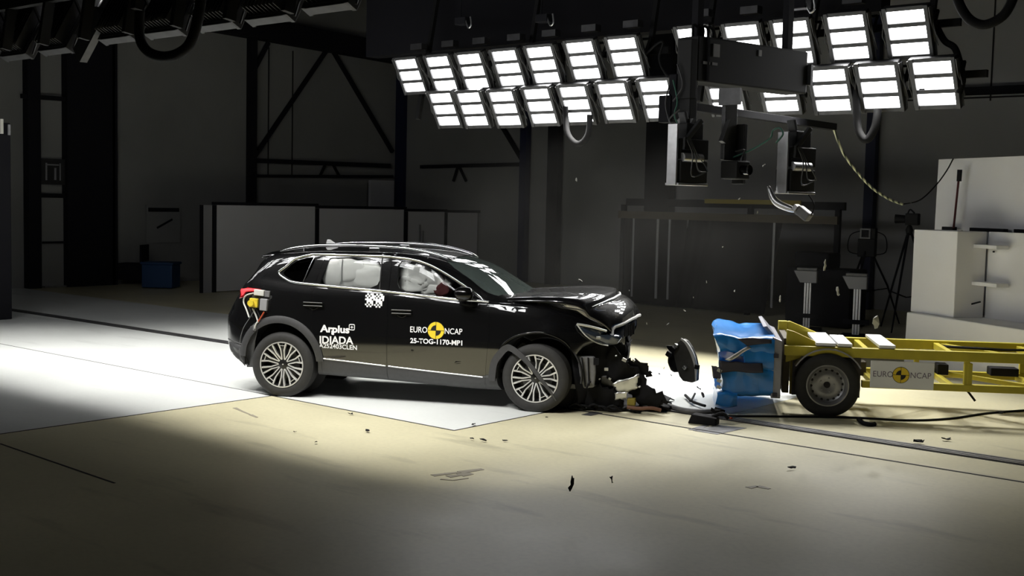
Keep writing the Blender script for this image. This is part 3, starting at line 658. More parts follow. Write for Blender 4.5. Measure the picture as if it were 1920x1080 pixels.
# ------------------------------------------------------------------ the crashed car (own frame: x forward, y to its left, z up)
CX, CY, CA = -9.445, 9.895, .4806
car = thing('car', 'black SUV with crushed front, EURO NCAP lettering on its door', 'car', (CX, CY, 0), CA)
zT = spl([(-2.24, .93), (-2.18, 1.03), (-2.06, 1.22), (-1.92, 1.40), (-1.80, 1.555), (-1.72, 1.60), (-1.5, 1.635), (-1.1, 1.665), (-.6, 1.672), (-.1, 1.668), (.2, 1.645), (.42, 1.605), (.7, 1.525), (.96, 1.37), (1.19, 1.195), (1.3, 1.14), (1.8, 1.09), (2.05, .99), (2.25, .90)])
zE = spl([(-2.24, .91), (-2.06, 1.17), (-1.92, 1.35), (-1.80, 1.50), (-1.65, 1.56), (-1.35, 1.60), (-1., 1.625), (-.3, 1.632), (0, 1.612), (.24, 1.555), (.44, 1.463), (.63, 1.345), (.85, 1.20), (.95, 1.168), (1.2, 1.155), (1.5, 1.13), (1.85, 1.04), (2.05, .95), (2.25, .88)])
yE = spl([(-2.24, .5), (-1.9, .64), (-1.6, .70), (-1, .735), (0, .735), (.4, .735), (.7, .76), (.9, .79), (1.2, .80), (1.6, .78), (2, .70), (2.25, .55)])
zB = spl([(-2.24, .88), (-2.15, 1.0), (-2.05, 1.13), (-1.95, 1.25), (-1.8, 1.315), (-1.37, 1.288), (-1.03, 1.262), (-.24, 1.225), (.47, 1.172), (.9, 1.145), (1.2, 1.135), (1.5, 1.11), (1.85, 1.01), (2.05, .93), (2.25, .86)])
yB = spl([(-2.24, .60), (-2.1, .70), (-1.9, .79), (-1.4, .855), (-1, .875), (0, .885), (.9, .875), (1.3, .865), (1.7, .82), (2.0, .74), (2.25, .58)])
pf = spl([(-2.24, .66), (-2.2, .76), (-2.1, .855), (-1.95, .93), (-1.75, .98), (-1.5, 1), (1.55, 1), (1.8, .94), (2.05, .79), (2.25, .58)])
zS = spl([(-2, .455), (-1, .458), (-.22, .41), (.87, .345), (1.3, .33), (1.8, .36), (2.3, .4)])
zb = spl([(-2.24, .62), (-2.2, .48), (-2.1, .37), (-1.95, .30), (-1.7, .27), (-1, .25), (-.2, .228), (.87, .19), (1.5, .21), (1.78, .30), (1.86, .56), (1.95, .66), (2.25, .74)])
bump = lambda x: .022 * (math.exp(-((x + 1.46) / .42) ** 2) + math.exp(-((x - 1.46) / .42) ** 2))
def section(x, ins=0.):
    zt, ze, ye, z_b, yb, p, zs, b0, bm = zT(x), zE(x), yE(x), zB(x), yB(x), pf(x), zS(x), zb(x), bump(x)
    q = [(0, b0), (.55 * p, b0), (.80 * p, b0 + .01), (.865 * p, b0 + .05), (.90 * p, zs - .07), ((.908 + bm) * p, zs), ((.926 + bm) * p, .60), ((.932 + bm) * p, .68), ((.925 + bm * .7) * p, .86), (min(.918 * p, yb + .05), z_b - .11), (yb + .018, z_b - .035), (yb, z_b),
         ((yb * .67 + ye * .33), z_b * .55 + ze * .45), (ye + .022, ze - .03), (ye - .03, ze + .5 * (zt - ze) * .4), (ye * .72, ze + (zt - ze) * .66), (ye * .38, ze + (zt - ze) * .92), (0, zt)]
    zz = -9; out = []
    for (y, z) in q:
        z = max(z, zz + (.004 if out else 0)); zz = z; out.append([y, z])
    if ins:
        c0 = (0, (b0 + zt) / 2)
        for r in out:
            r[0] = max(0, r[0] - ins) if r[0] else 0
        out[0][1] = out[1][1] = max(b0 + ins, .36); out[2][1] = out[1][1]; out[3][1] = out[1][1] + .02
        for r in out[4:]: r[1] = max(r[1], out[3][1] + .02)
        for r in out[-4:]: r[1] -= ins
        for r in out[12:14]: r[1] -= ins * .5
        for i in range(1, len(out)): out[i][1] = max(out[i][1], out[i - 1][1] + .002)
    P = []
    for i in range(len(out) - 1):
        p0, p1, p2, p3 = [np.array(out[min(max(j, 0), len(out) - 1)]) for j in (i - 1, i, i + 1, i + 2)]
        if i == 0: p0 = np.array([-out[1][0], out[1][1]])
        if i == len(out) - 2: p3 = np.array([-out[-2][0], out[-2][1]])
        k = 3
        d1, d2, d3 = [max(np.linalg.norm(b - a), 1e-4) ** .5 for a, b in ((p0, p1), (p1, p2), (p2, p3))]
        for j in range(k):                      # centripetal Catmull-Rom
            t0, t1, t2, t3 = 0, d1, d1 + d2, d1 + d2 + d3; t = t1 + (t2 - t1) * j / k
            A1 = (t1 - t) / (t1 - t0) * p0 + (t - t0) / (t1 - t0) * p1; A2 = (t2 - t) / (t2 - t1) * p1 + (t - t1) / (t2 - t1) * p2; A3 = (t3 - t) / (t3 - t2) * p2 + (t - t2) / (t3 - t2) * p3
            B1 = (t2 - t) / (t2 - t0) * A1 + (t - t0) / (t2 - t0) * A2; B2 = (t3 - t) / (t3 - t1) * A2 + (t - t1) / (t3 - t1) * A3
            P.append((t2 - t) / (t2 - t1) * B1 + (t - t1) / (t2 - t1) * B2)
    P.append(np.array(out[-1])); return P
def loft(x0, x1, n, ins=0.):
    vs = []; fs = []; m = 0
    xs = [x0 + (x1 - x0) * i / n for i in range(n + 1)]
    for x in xs:
        P = section(x, ins); ring = [(x, -p[0], p[1]) for p in P] + [(x, p[0], p[1]) for p in P[-2:0:-1]]; m = len(ring); vs += ring
    for i in range(n): fs += [(i * m + j, i * m + (j + 1) % m, (i + 1) * m + (j + 1) % m, (i + 1) * m + j) for j in range(m)]
    fs += [tuple(range(m - 1, -1, -1)), tuple(range(n * m, (n + 1) * m))]
    return MB().add(vs, fs)
outer = tmp(loft(-2.24, 2.2, 132)); finish(outer)
TREE = BVHTree.FromPolygons([v.co[:] for v in outer.data.vertices], [p.vertices[:] for p in outer.data.polygons])
def ys(x, z, off=0.):               # y of the near side of the body at (x, z)
    h = TREE.ray_cast(V((x, -3, z)), V((0, 1, 0)))
    return (h[0].y if h[0] else -.9) - off
CAMI = Matrix.Rotation(-CA, 4, 'Z') @ Matrix.Translation((-CX, -CY, 0))
def cpx(u, v, y0=-.93):             # the point of the car's body seen at a pixel (own frame)
    o = CAMI @ V((0, 0, H)); d = (CAMI.to_3x3() @ V(ray(u, v))).normalized(); h = TREE.ray_cast(o, d)
    return h[0] if h[0] is not None else o + d * ((y0 - o.y) / d.y)
def zs_top(x, y):
    h = TREE.ray_cast(V((x, y, 4)), V((0, 0, -1))); return h[0].z if h[0] else 1.6
inner = tmp(loft(-1.85, 1.05, 60, .045)); finish(inner)
shell = boolean(outer, inner, 'DIFFERENCE')
# wheel arches
def arch_cyl(x, z, r): return tmp(MB().lathe([(.0001, -1.4), (r, -1.4), (r, 1.4), (.0001, 1.4)], 64, Matrix.Translation((x, 0, z)) @ Matrix.Rotation(R_(90), 4, 'X')))
for x, z, r in ((-1.47, .40, .445), (1.47, .39, .455)):
    c = arch_cyl(x, z, r); k = tmp(MB().box((x, 0, z), (2, 1.16, 2))); c = boolean(c, k, 'DIFFERENCE'); shell = boolean(shell, c, 'DIFFERENCE')
def sideprism(poly, y0=-1.3, y1=1.3): return tmp(MB().prism([(x, y0, z) for x, z in poly], (0, y1 - y0, 0)))
def smooth_poly(poly, it=2, keep=()):
    p = [V((a, b, 0)) for a, b in poly]
    for _ in range(it):
        q = []
        for i in range(len(p)):
            a, b = p[i], p[(i + 1) % len(p)]; q += [a * .82 + b * .18, a * .18 + b * .82]
        p = q
    return [(a.x, a.y) for a in p]
W_FRONT = [(-.13, 1.215), (-.145, 1.575), (.04, 1.555), (.24, 1.495), (.44, 1.395), (.60, 1.295), (.74, 1.205), (.74, 1.18)]
W_REAR = [(-1.03, 1.272), (-1.03, 1.31), (-.95, 1.56), (-.93, 1.572), (-.34, 1.582), (-.335, 1.245)]
W_QUART = [(-1.50, 1.375), (-1.40, 1.48), (-1.30, 1.545), (-1.10, 1.575), (-1.20, 1.30), (-1.36, 1.303)]
polys = {'front': smooth_poly(W_FRONT, 2), 'rear': smooth_poly(W_REAR, 2), 'quarter': smooth_poly(W_QUART, 2)}
ws_poly = [(.40, 0), (.39, -.3), (.35, -.60), (.46, -.675), (.66, -.71), (.86, -.75), (.98, -.74), (1.10, -.6), (1.165, -.3), (1.18, 0)]
ws_poly = ws_poly + [(x, -y) for x, y in ws_poly[-2:0:-1]]
rear_poly = [(-2.03, -.5), (-2.06, 0), (-2.03, .5), (-1.83, .55), (-1.83, -.55)]
def vprism(poly, z0=1.0): return tmp(MB().prism([(x, y, z0) for x, y in poly], (0, 0, 1.2)))
# panes: thin skins of the same surface just under the paint
thin = tmp(loft(-2.235, 2.19, 110, .0)); finish(thin)
for v in thin.data.vertices: v.co = V((v.co.x, v.co.y * .990, (v.co.z - .7) * .992 + .7 + .0))
thin_in = tmp(loft(-2.2, 2.1, 110, .0)); finish(thin_in)
for v in thin_in.data.vertices: v.co = V((v.co.x, v.co.y * .983, (v.co.z - .7) * .986 + .7))
skin = boolean(thin, thin_in, 'DIFFERENCE')
def pane(pr, name, m, label=None):
    o = skin.copy(); o.data = skin.data.copy(); COL.objects.link(o); boolean(o, pr, 'INTERSECT', True); return o
panes = {}
for k, pl in polys.items():
    pr = sideprism(pl)
    panes[k + '_n'] = pane(sideprism(pl, -1.3, -.2), '', ''); panes[k + '_f'] = pane(sideprism(pl, .2, 1.3), '', '')
    shell = boolean(shell, pr, 'DIFFERENCE')
pr = vprism(ws_poly); panes['ws'] = pane(pr, '', ''); shell = boolean(shell, pr, 'DIFFERENCE')
pr = vprism(rear_poly, 1.22); panes['back'] = pane(pr, '', ''); shell = boolean(shell, pr, 'DIFFERENCE')
for o in [x for x in list(bpy.data.objects) if x.name.startswith('tmp') and x not in (shell, skin) and x not in panes.values()]: bpy.data.objects.remove(o)
bpy.data.objects.remove(skin)
# near doors cut out of the shell, with real gaps
D_REAR = [(-.985, .10), (-.985, .50), (-1.06, .66), (-1.09, .8), (-1.09, 1.2), (-1.085, 1.27), (-1.0, 1.605), (-.222, 1.615), (-.222, .10)]
D_FRONT = [(-.218, .10), (-.218, 1.615), (.04, 1.588), (.24, 1.528), (.44, 1.43), (.63, 1.318), (.86, 1.168), (.92, 1.10), (.93, .8), (.90, .5), (.88, .10)]
def shrink(poly, d):
    cx = sum(p[0] for p in poly) / len(poly); cz = sum(p[1] for p in poly) / len(poly)
    return [(x - math.copysign(d, x - cx), z - math.copysign(d, z - cz)) for x, z in poly]
doors = []
for pl in (D_REAR, D_FRONT):
    o = shell.copy(); o.data = shell.data.copy(); COL.objects.link(o)
    o = boolean(o, sideprism(shrink(pl, .0022), -1.4, -.45), 'INTERSECT'); doors.append(o)
for pl in (D_REAR, D_FRONT): shell = boolean(shell, sideprism(pl, -1.4, -.45), 'DIFFERENCE')
def clad_by_height(o, below=True):
    o.data.materials.clear()
    for m in ('car_paint', 'cladding', 'interior'): o.data.materials.append(MATS[m])
    for p in o.data.polygons:
        c = p.center; i = 0
        if below and -2.3 < c.x < 1.8 and c.z < zS(c.x) - .012: i = 1
        if abs(c.y) < ((abs(ys(c.x, c.z)) - .02) if c.z < 1.6 and c.x < 1.3 else 0) and -1.9 < c.x < 1.1 and .34 < c.z < zT(c.x) - .03: i = 2
        p.material_index = i
def adopt(o, name, parent, smooth=28):
    o.name = name; o.data.name = name; o.parent = parent
    o.data.polygons.foreach_set('use_smooth', [True] * len(o.data.polygons)); o.data.set_sharp_from_angle(angle=R_(smooth)); return o
clad_by_height(shell); adopt(shell, 'body', car)
for o, nm in zip(doors, ('rear_door', 'front_door')): clad_by_height(o); adopt(o, nm, car)
gm = {'front_n': ('side_glass', doors[1]), 'rear_n': ('side_glass', doors[0]), 'quarter_n': ('dark_glass', car), 'front_f': ('dark_glass', car), 'rear_f': ('dark_glass', car), 'quarter_f': ('dark_glass', car), 'ws': ('wind_glass', car), 'back': ('dark_glass', car)}
for k, o in panes.items():
    m, par = gm[k]; o.data.materials.clear(); o.data.materials.append(MATS[m])
    for p in o.data.polygons: p.material_index = 0
    adopt(o, 'windscreen' if k == 'ws' else 'rear_window' if k == 'back' else 'window', par, 40)
def onside(pts, off=.004): return [V((x, ys(x, z, off), z)) for x, z in pts]
def edge_strip(pts, r, name, m, parent, off=.002, n=60, flat=1.):
    q = crv([(x, 0, z) for x, z in pts], n); return MB().tube([V((p.x, ys(p.x, p.z, off), p.z)) for p in q], r, 8).build(name, m, parent, smooth=70)
# chrome frame round the side windows, chrome strip along the doors
edge_strip([(.90, 1.158), (.80, 1.165), (.47, 1.178), (-.24, 1.228), (-1.03, 1.268), (-1.34, 1.289), (-1.45, 1.325), (-1.535, 1.385), (-1.46, 1.455), (-1.36, 1.545), (-1.2, 1.592), (-1.08, 1.603), (-.38, 1.606), (-.2, 1.60), (.04, 1.575), (.24, 1.515), (.44, 1.415), (.63, 1.305), (.86, 1.16)], .015, 'window_trim', 'chrome', car, .003, 120)
for pts, par in (([(-1.0, .458), (-.6, .435), (-.235, .411)], doors[0]), ([(-.205, .41), (.3, .378), (.865, .346)], doors[1])): edge_strip(pts, .0085, 'chrome_strip', 'chrome', par, .0)
edge_strip([(-1.13, 1.58), (-1.23, 1.29)], .006, 'pillar_trim', 'chrome', car, .0, 8)
edge_strip([(-.325, 1.24), (-.335, 1.59)], .008, 'pillar_seal', 'interior', doors[0], .0, 8)
# door handles
for (x0, z0), par in (((-1.075, 1.055), doors[0]), ((-.055, 1.012), doors[1])):
    h = MB()
    for dz in (.018, -.018): h.box((x0, ys(x0, z0, .012), z0 + dz), (.235, .024, .013))
    o = h.build('handle', 'gloss_black', par, bevel=.004)
    MB().tube(crv([(x0 - .05, ys(x0, z0, .003), z0 - .035), (x0, ys(x0, z0, .004), z0 - .058), (x0 + .05, ys(x0, z0, .003), z0 - .035)], 10), .004, 6).build('handle_cup', 'gloss_black', par)
    for dz in (.025, -.011): MB().box((x0, ys(x0, z0, .0255), z0 + dz), (.22, .003, .004)).build('handle_edge', 'wheel_silver', par)
# wheel-arch cladding and liners
def arch_band(cx, cz, r0, r1, a0, a1, name, parent, sgn=-1):
    b = MB(); n = 28; vs = []
    for i in range(n + 1):
        a = R_(a0 + (a1 - a0) * i / n)
        for rr, dy in ((r0, .02), (r0, -.02), ((r0 + r1) / 2, -.026), (r1, -.012), (r1, .02)):
            x, z = cx + rr * math.cos(a), cz + rr * math.sin(a)
            y = ys(x, max(z, .2)) if name else 0
            xb, zb_ = cx + max(rr, r0 + .02) * math.cos(a), cz + max(rr, r0 + .02) * math.sin(a)
            y = min(ys(xb, min(max(zb_, .22), 1.0)), -.80); vs.append((x, (y + dy) * (-sgn), z))
    m = 5; fs = [(i * m + j, i * m + (j + 1) % m, (i + 1) * m + (j + 1) % m, (i + 1) * m + j) for i in range(n) for j in range(m)] + [tuple(range(m)), tuple(range(n * m, n * m + m))]
    return b.add(vs, fs).build(name, 'cladding', parent, smooth=35)
arch_band(-1.47, .40, .435, .515, 3, 176, 'arch_cladding', car)
arch_band(-1.47, .40, .435, .515, 3, 176, 'arch_cladding', car, 1)
edge_strip([(1.05, .66), (1.12, .745), (1.25, .82), (1.46, .862), (1.62, .835), (1.74, .775), (1.80, .71)], .012, 'arch_edge', 'gloss_black', car, .004, 24)
for x, z in ((-1.47, .40), (1.47, .39)):
    for s in (-1, 1):
        b = MB(); n = 24
        vs = []
        for i in range(n + 1):
            a = R_(-8 + 196 * i / n)
            for rr, y in ((.45, .88), (.45, .56), (.46, .54), (.465, .88)): vs.append((x + rr * math.cos(a), s * y * .985, z + rr * math.sin(a)))
        b.add(vs, [(i * 4 + j, i * 4 + (j + 1) % 4, i * 4 + 4 + (j + 1) % 4, i * 4 + 4 + j) for i in range(n) for j in range(4)])
        b.lathe([(.0001, 0), (.45, 0), (.45, .01), (.0001, .01)], 32, Matrix.Translation((x, s * .55, z)) @ Matrix.Rotation(R_(90), 4, 'X')); b.build('wheel_liner', 'interior', car)
# torn front arch trim, peeled off and hanging across the wheel
ap = [(.93, -.945, .32), (.955, -.95, .52), (1.03, -.955, .64), (1.10, -.96, .705), (1.17, -.965, .715), (1.28, -.985, .655), (1.40, -1.0, .545), (1.52, -1.01, .40), (1.62, -1.01, .27), (1.69, -1.0, .15)]
wd = [.075, .075, .075, .07, .065, .06, .05, .04, .028, .01]
q = crv(ap, 54); b = MB(); vs = []
for i, p in enumerate(q):
    t = (q[min(i + 1, len(q) - 1)] - q[max(i - 1, 0)]); t.y = 0; t.normalize(); n = V((t.z, 0, -t.x)); w = float(np.interp(i / (len(q) - 1) * 9, range(10), wd))
    for k, dy in ((0, 0), (1, 0), (1, .02), (0, .02)): vs.append(p + n * w * k * 1. + V((0, dy, 0)))
b.add(vs, [(i * 4 + j, i * 4 + (j + 1) % 4, i * 4 + 4 + (j + 1) % 4, i * 4 + 4 + j) for i in range(len(q) - 1) for j in range(4)] + [(0, 1, 2, 3), tuple(range(len(vs) - 4, len(vs)))])
tag(b.build('torn_arch_trim', 'cladding', car, smooth=35), 'dark grey arch trim peeled off across the front wheel')
# wheels
def wheel(parent, x, y, r, steer, spin, side, kind='alloy'):
    M0 = Matrix.Translation((x, y, r)) @ Matrix.Rotation(R_(steer), 4, 'Z') @ Matrix.Rotation(R_(90 if side < 0 else -90), 4, 'X')
    w = bpy.data.objects.new('wheel', None); COL.objects.link(w); w.parent = parent; w.matrix_local = M0 @ Matrix.Rotation(R_(spin), 4, 'Z')
    k = r / .365; wi = .118 * k
    ri = .252 * k if kind == 'alloy' else .228 * k
    pr = [(ri, -wi * .9), (ri + .02 * k, -wi), (r - .07 * k, -wi * 1.04), (r - .02 * k, -wi * .92), (r, -wi * .72), (r + .001, 0), (r, wi * .72), (r - .02 * k, wi * .92), (r - .045 * k, wi * 1.0), (r - .07 * k, wi * 1.03), (ri + .028 * k, wi * 1.0), (ri + .012 * k, wi * .97), (ri, wi * .88)]
    b = MB().lathe(pr, 72, close=True); b.build('tyre', 'tyre', w, smooth=35)
    b = MB()
    for g in (-.055, 0., .055):
        b.lathe([(r + .0005, g * k - .004), (r + .0015, g * k - .004), (r + .0015, g * k + .004), (r + .0005, g * k + .004)], 60, close=True)
    b.build('tread_groove', 'dark_gap', w)
    if kind == 'alloy':
        b = MB().lathe([(ri + .004, wi * .9), (ri + .002, wi * .97), (ri - .008, wi * .96), (ri - .02, wi * .7), (ri - .03, -wi * .7), (ri + .002, -wi * .7)], 64, close=True); b.build('rim_barrel', 'wheel_black', w, smooth=35)
        MB().lathe([(.0001, -.03), (ri - .02, -.03), (ri - .02, -.022), (.0001, -.022)], 48).build('back_plate', 'wheel_black', w)
        MB().lathe([(.06, -.018), (.17, -.018), (.17, .0), (.06, .0)], 40, close=True).build('brake_disc', 'steel_rail', w, smooth=35)
        MB().lathe([(ri - .006, wi * .93), (ri + .006, wi * .95), (ri + .006, wi * 1.005), (ri - .006, wi * 1.0)], 72, close=True).build('rim_lip', 'wheel_silver', w, smooth=35)
        sil, blk = MB(), MB()
        def bar(bb, a, b2, w0, w1, z0, z1, th, ):
            a, b2 = V((a[0], a[1], 0)), V((b2[0], b2[1], 0)); d = (b2 - a).normalized(); n = V((-d.y, d.x, 0))
            bb.hexa([a - n * w0 + V((0, 0, z0 - th)), a + n * w0 + V((0, 0, z0 - th)), b2 + n * w1 + V((0, 0, z1 - th)), b2 - n * w1 + V((0, 0, z1 - th)), a - n * w0 * .8 + V((0, 0, z0)), a + n * w0 * .8 + V((0, 0, z0)), b2 + n * w1 * .8 + V((0, 0, z1)), b2 - n * w1 * .8 + V((0, 0, z1))])
        pol = lambda rr, a: (rr * math.cos(R_(a)), rr * math.sin(R_(a)))
        zc, zo = .070, wi * .97
        for i in range(10):
            a = 36 * i
            fork = .145 if i % 2 else .165
            half = 11 if i % 2 == 0 else 8
            for s in (-1, 1):
                bar(sil, pol(.050, a + s * 16), pol(fork, a + s * half * .62), .0062, .0080, zc, (zc + zo) / 2 + .004, .022)
                bar(sil, pol(fork, a + s * half * .62), pol(ri, a + s * half), .0080, .0115, (zc + zo) / 2 + .004, zo, .024)
            bar(blk, pol(.05, a), pol(ri, a), .007, .012, zc - .012, zo - .014, .02)
            if i % 2 == 0:
                bar(sil, pol(ri * .86, a - half * .95), pol(ri * .86, a + half * .95), .004, .004, zo - .006, zo - .006, .012)
        sil.build('spokes', 'wheel_silver', w); blk.build('inner_spokes', 'wheel_black', w)
        MB().lathe([(.0001, .055), (.06, .05), (.062, .068), (.036, .078), (.0001, .079)], 32).build('hub_cap', 'wheel_black', w, smooth=35)
        MB().box((.0, 0, .080), (.018, .007, .002)).box((0, 0, .080), (.007, .014, .002)).build('cap_mark', 'wheel_silver', w)
    else:
        b = MB().lathe([(ri + .012, wi * .85), (ri + .010, wi * .99), (ri - .002, wi * 1.0), (ri - .012, wi * .86), (ri - .03, wi * .5), (ri - .04, -wi * .8), (ri + .01, -wi * .8)], 64, close=True); b.build('rim', 'steel_wheel', w, smooth=35)
        b = MB().lathe([(.0001, .035), (.06, .038), (.085, .05), (.125, .048), (.165, .03), (ri - .02, .05), (ri - .02, .03), (.16, .008), (.0001, .01)], 64); b.build('wheel_disc', 'steel_wheel', w, smooth=35)
        for i in range(16):
            b = MB(); a = R_(22.5 * i); b.lathe([(.0001, 0), (.0145, 0), (.0145, .006), (.0001, .006)], 12, Matrix.Translation((.166 * math.cos(a), .166 * math.sin(a), .0305)))
            b.build('vent_hole', 'dark_gap', w)
        for i in range(5):
            b = MB(); a = R_(72 * i); b.lathe([(.0001, .03), (.011, .03), (.011, .058), (.0001, .06)], 6, Matrix.Translation((.075 * math.cos(a), .075 * math.sin(a), 0)))
            b.build('wheel_bolt', 'steel_wheel', w)
        MB().lathe([(.0001, .03), (.034, .03), (.034, .045), (.0001, .046)], 24).build('hub_bore', 'dark_gap', w, smooth=35)
    return w
wheel(car, -1.445, -.815, .365, 0, 18, -1); wheel(car, 1.445, -.83, .365, -3, 8, -1)
wheel(car, -1.445, .815, .365, 0, 40, 1); wheel(car, 1.445, .83, .365, -3, 70, 1)
# roof rails, antenna fin, spoiler
for s in (-1, 1):
    pts = [(-1.62, 1.615), (-1.45, 1.655), (-1.2, 1.69), (-.77, 1.705), (-.4, 1.704), (-.1, 1.688), (.15, 1.65), (.33, 1.60), (.42, 1.565)]
    q = crv([(x, s * (.565 + .02 * (x < -1.4)), z) for x, z in pts], 48)
    b = MB(); b.tube(q, [.004 + .016 * min(1, min(i, len(q) - 1 - i) / 5) for i in range(len(q))], 10); b.build('roof_rail', 'chrome', car, smooth=60)
    for x in (-1.4, -.5, .2): MB().box((x, s * .565, zs_top(x, .565) + .008), (.12, .02, .05)).build('rail_foot', 'chrome', car, bevel=.006)
MB().prism([(-1.30, -.012, 1.66), (-1.12, -.012, 1.665), (-1.24, -.012, 1.745), (-1.28, -.012, 1.745)], (0, .024, 0)).build('antenna_fin', 'decal_white', car, bevel=.008)
MB().grid(lambda i, j: V((-1.84 + .34 * i, -.60 + 1.2 * j, zT(-1.72) - .005 + .03 * math.sin(i * 1.7) - .05 * (2 * j - 1) ** 2)), 12, 16).build('roof_spoiler', 'car_paint', car, smooth=60, solid=.02)
# tail lamp wrapped round the corner
def patch(pts, name, m, parent, off, th=.012, sub=6):
    """side-view outline laid onto the body side"""
    b = MB(); c = V((sum(p[0] for p in pts) / len(pts), 0, sum(p[1] for p in pts) / len(pts))); n = len(pts); vs = []; fs = []
    rings = sub
    for k in range(rings + 1):
        t = k / rings
        for x, z in pts:
            X, Z = c.x + (x - c.x) * t, c.z + (z - c.z) * t; vs.append((X, ys(X, Z, off), Z))
    for k in range(rings):
        fs += [(k * n + i, k * n + (i + 1) % n, (k + 1) * n + (i + 1) % n, (k + 1) * n + i) for i in range(n)]
    b.add(vs, fs); return b.build(name, m, parent, smooth=60, solid=th)
patch([(-2.055, 1.16), (-2.04, 1.19), (-1.90, 1.205), (-1.72, 1.198), (-1.72, 1.178), (-1.92, 1.155), (-1.96, 1.09), (-2.02, 1.075)], 'tail_lamp', 'lamp_red', car, .003)
patch([(-2.045, 1.165), (-2.03, 1.185), (-1.90, 1.195), (-1.75, 1.194), (-1.75, 1.184), (-1.93, 1.175), (-1.96, 1.12), (-1.985, 1.105)], 'tail_light_bar', 'lamp_red_lit', car, .013, .006)
# lower rear bumper trim
edge_strip([(-2.19, .60), (-2.08, .585), (-1.93, .56)], .008, 'bumper_trim', 'cladding', car, .0, 12)
edge_strip([(-1.77, 1.0), (-1.84, .88), (-1.93, .75), (-1.98, .6), (-1.99, .45), (-1.93, .32)], .005, 'bumper_gap', 'grey_plastic', car, .0, 20)
def patch_px(pix, name, m, off=.008):
    P = [cpx(*p, -.75) + V((-off * .5, -off, 0)) for p in pix]; n = len(P); c = sum(P, V()) / n
    return MB().add([c] + P, [(0, 1 + i, 1 + (i + 1) % n) for i in range(n)]).build(name, m, car, smooth=60, solid=.008)
patch_px([(431, 641), (445, 645), (458, 649), (457, 670), (461, 686), (447, 670), (434, 656)], 'bumper_cladding', 'cladding')
patch_px([(470, 612), (487, 603), (479, 640), (476, 688), (464, 688), (460, 655)], 'rear_arch_flank', 'cladding', .004)
# side mirror on the near door
mr = MB(); mr.lathe([(.0001, -.10), (.06, -.095), (.085, -.05), (.09, .02), (.08, .07), (.045, .10), (.0001, .105)], 20, Matrix.Translation((.66, -1.0, 1.245)) @ Matrix.Rotation(R_(90), 4, 'Y') @ Matrix.Scale(.85, 4, (1, 0, 0)))
mr.build('mirror', 'gloss_black', doors[1], smooth=60); MB().beam((.68, -.86, 1.18), (.67, -.99, 1.2), .07, .04).build('mirror_arm', 'interior', doors[1], bevel=.01)
MB().box((.605, -1.0, 1.25), (.01, .1, .1)).build('mirror_glass', 'chrome', doors[1], bevel=.02)
# cabin: seats, dashboard, steering wheel, airbags
MB().box((-.3, 0, .40), (2.8, 1.5, .04)).build('cabin_floor', 'interior', car)
for x, ys_ in ((-.05, (-.4, .4)), (-.95, (-.42, 0, .42))):
    for y in ys_:
        b = MB(); b.box((x + .12, y, .62), (.52, .5, .16)); b.box((x - .18, y, .98), (.16, .48, .66), Matrix.Rotation(R_(-12), 3, 'Y')); b.box((x - .27, y, 1.40), (.1, .26, .18)); b.build('seat', 'interior', car, bevel=.05)
b = MB(); b.box((.78, 0, .98), (.42, 1.5, .26)); b.build('dashboard', 'interior', car, bevel=.06)
MB().lathe([(.17, -.015), (.19, 0), (.17, .015), (.155, 0)], 28, Matrix.Translation((.42, .38, 1.08)) @ Matrix.Rotation(R_(-65), 4, 'Y'), close=True).build('steering_wheel', 'interior', car, smooth=50)
def blob(c, s, name, m, parent, lob=.14, fr=3., seed=0, rot=0):
    b = MB(); n1, n2 = 28, 40
    M = Matrix.Rotation(R_(rot), 3, 'Y')
    def fn(i, j):
        th, ph = math.pi * i, 2 * math.pi * j; d = V((math.sin(th) * math.cos(ph), math.sin(th) * math.sin(ph), math.cos(th)))
        k = 1 + lob * noise.noise(d * fr * .6 + V((seed, 0, 0))) - lob * .6 * abs(noise.noise(d * fr + V((0, seed, 0))))
        e = V([math.copysign(abs(t) ** .72, t) for t in d]); return V(c) + M @ V((e.x * s[0] * k, e.y * s[1] * k, e.z * s[2] * k))
    return b.grid(fn, n1, n2).build(name, m, parent, smooth=180)
blob((-.76, -0.725, 1.41), (.24, .05, .175), 'curtain_airbag', 'airbag', car, .2, 3, 1)
blob((-.92, -0.745, 1.40), (.12, .045, .17), 'curtain_airbag', 'airbag', car, .12, 2, 4)
blob((-.50, -0.735, 1.36), (.2, .04, .14), 'curtain_airbag', 'airbag', car, .15, 2.5, 6)
blob((-.60, -0.710, 1.50), (.40, .03, .10), 'curtain_airbag', 'airbag', car, .15, 3, 9)
MB().tube(crv([(-.80, -.775, 1.56), (-.803, -.785, 1.45), (-.80, -.795, 1.28)], 10), .005, 6).build('airbag_seam', 'grey_paint', car)
blob((.05, -0.645, 1.43), (.20, .10, .16), 'front_airbag', 'airbag', car, .3, 3.4, 11)
blob((.19, -0.655, 1.38), (.19, .08, .14), 'front_airbag', 'airbag', car, .3, 3, 15)
blob((.03, -0.645, 1.31), (.19, .10, .13), 'front_airbag', 'airbag', car, .26, 3, 18)
blob((.22, -0.645, 1.26), (.14, .08, .10), 'front_airbag', 'airbag', car, .2, 3, 19)
tag(blob((.33, -0.675, 1.245), (.10, .07, .085), 'cloth_cover', 'red_cloth', car, .2, 3, 22, -25), 'dark red cloth beside the front airbag')
blob((.40, -0.655, 1.36), (.05, .05, .07), 'front_airbag', 'airbag', car, .2, 3, 25)
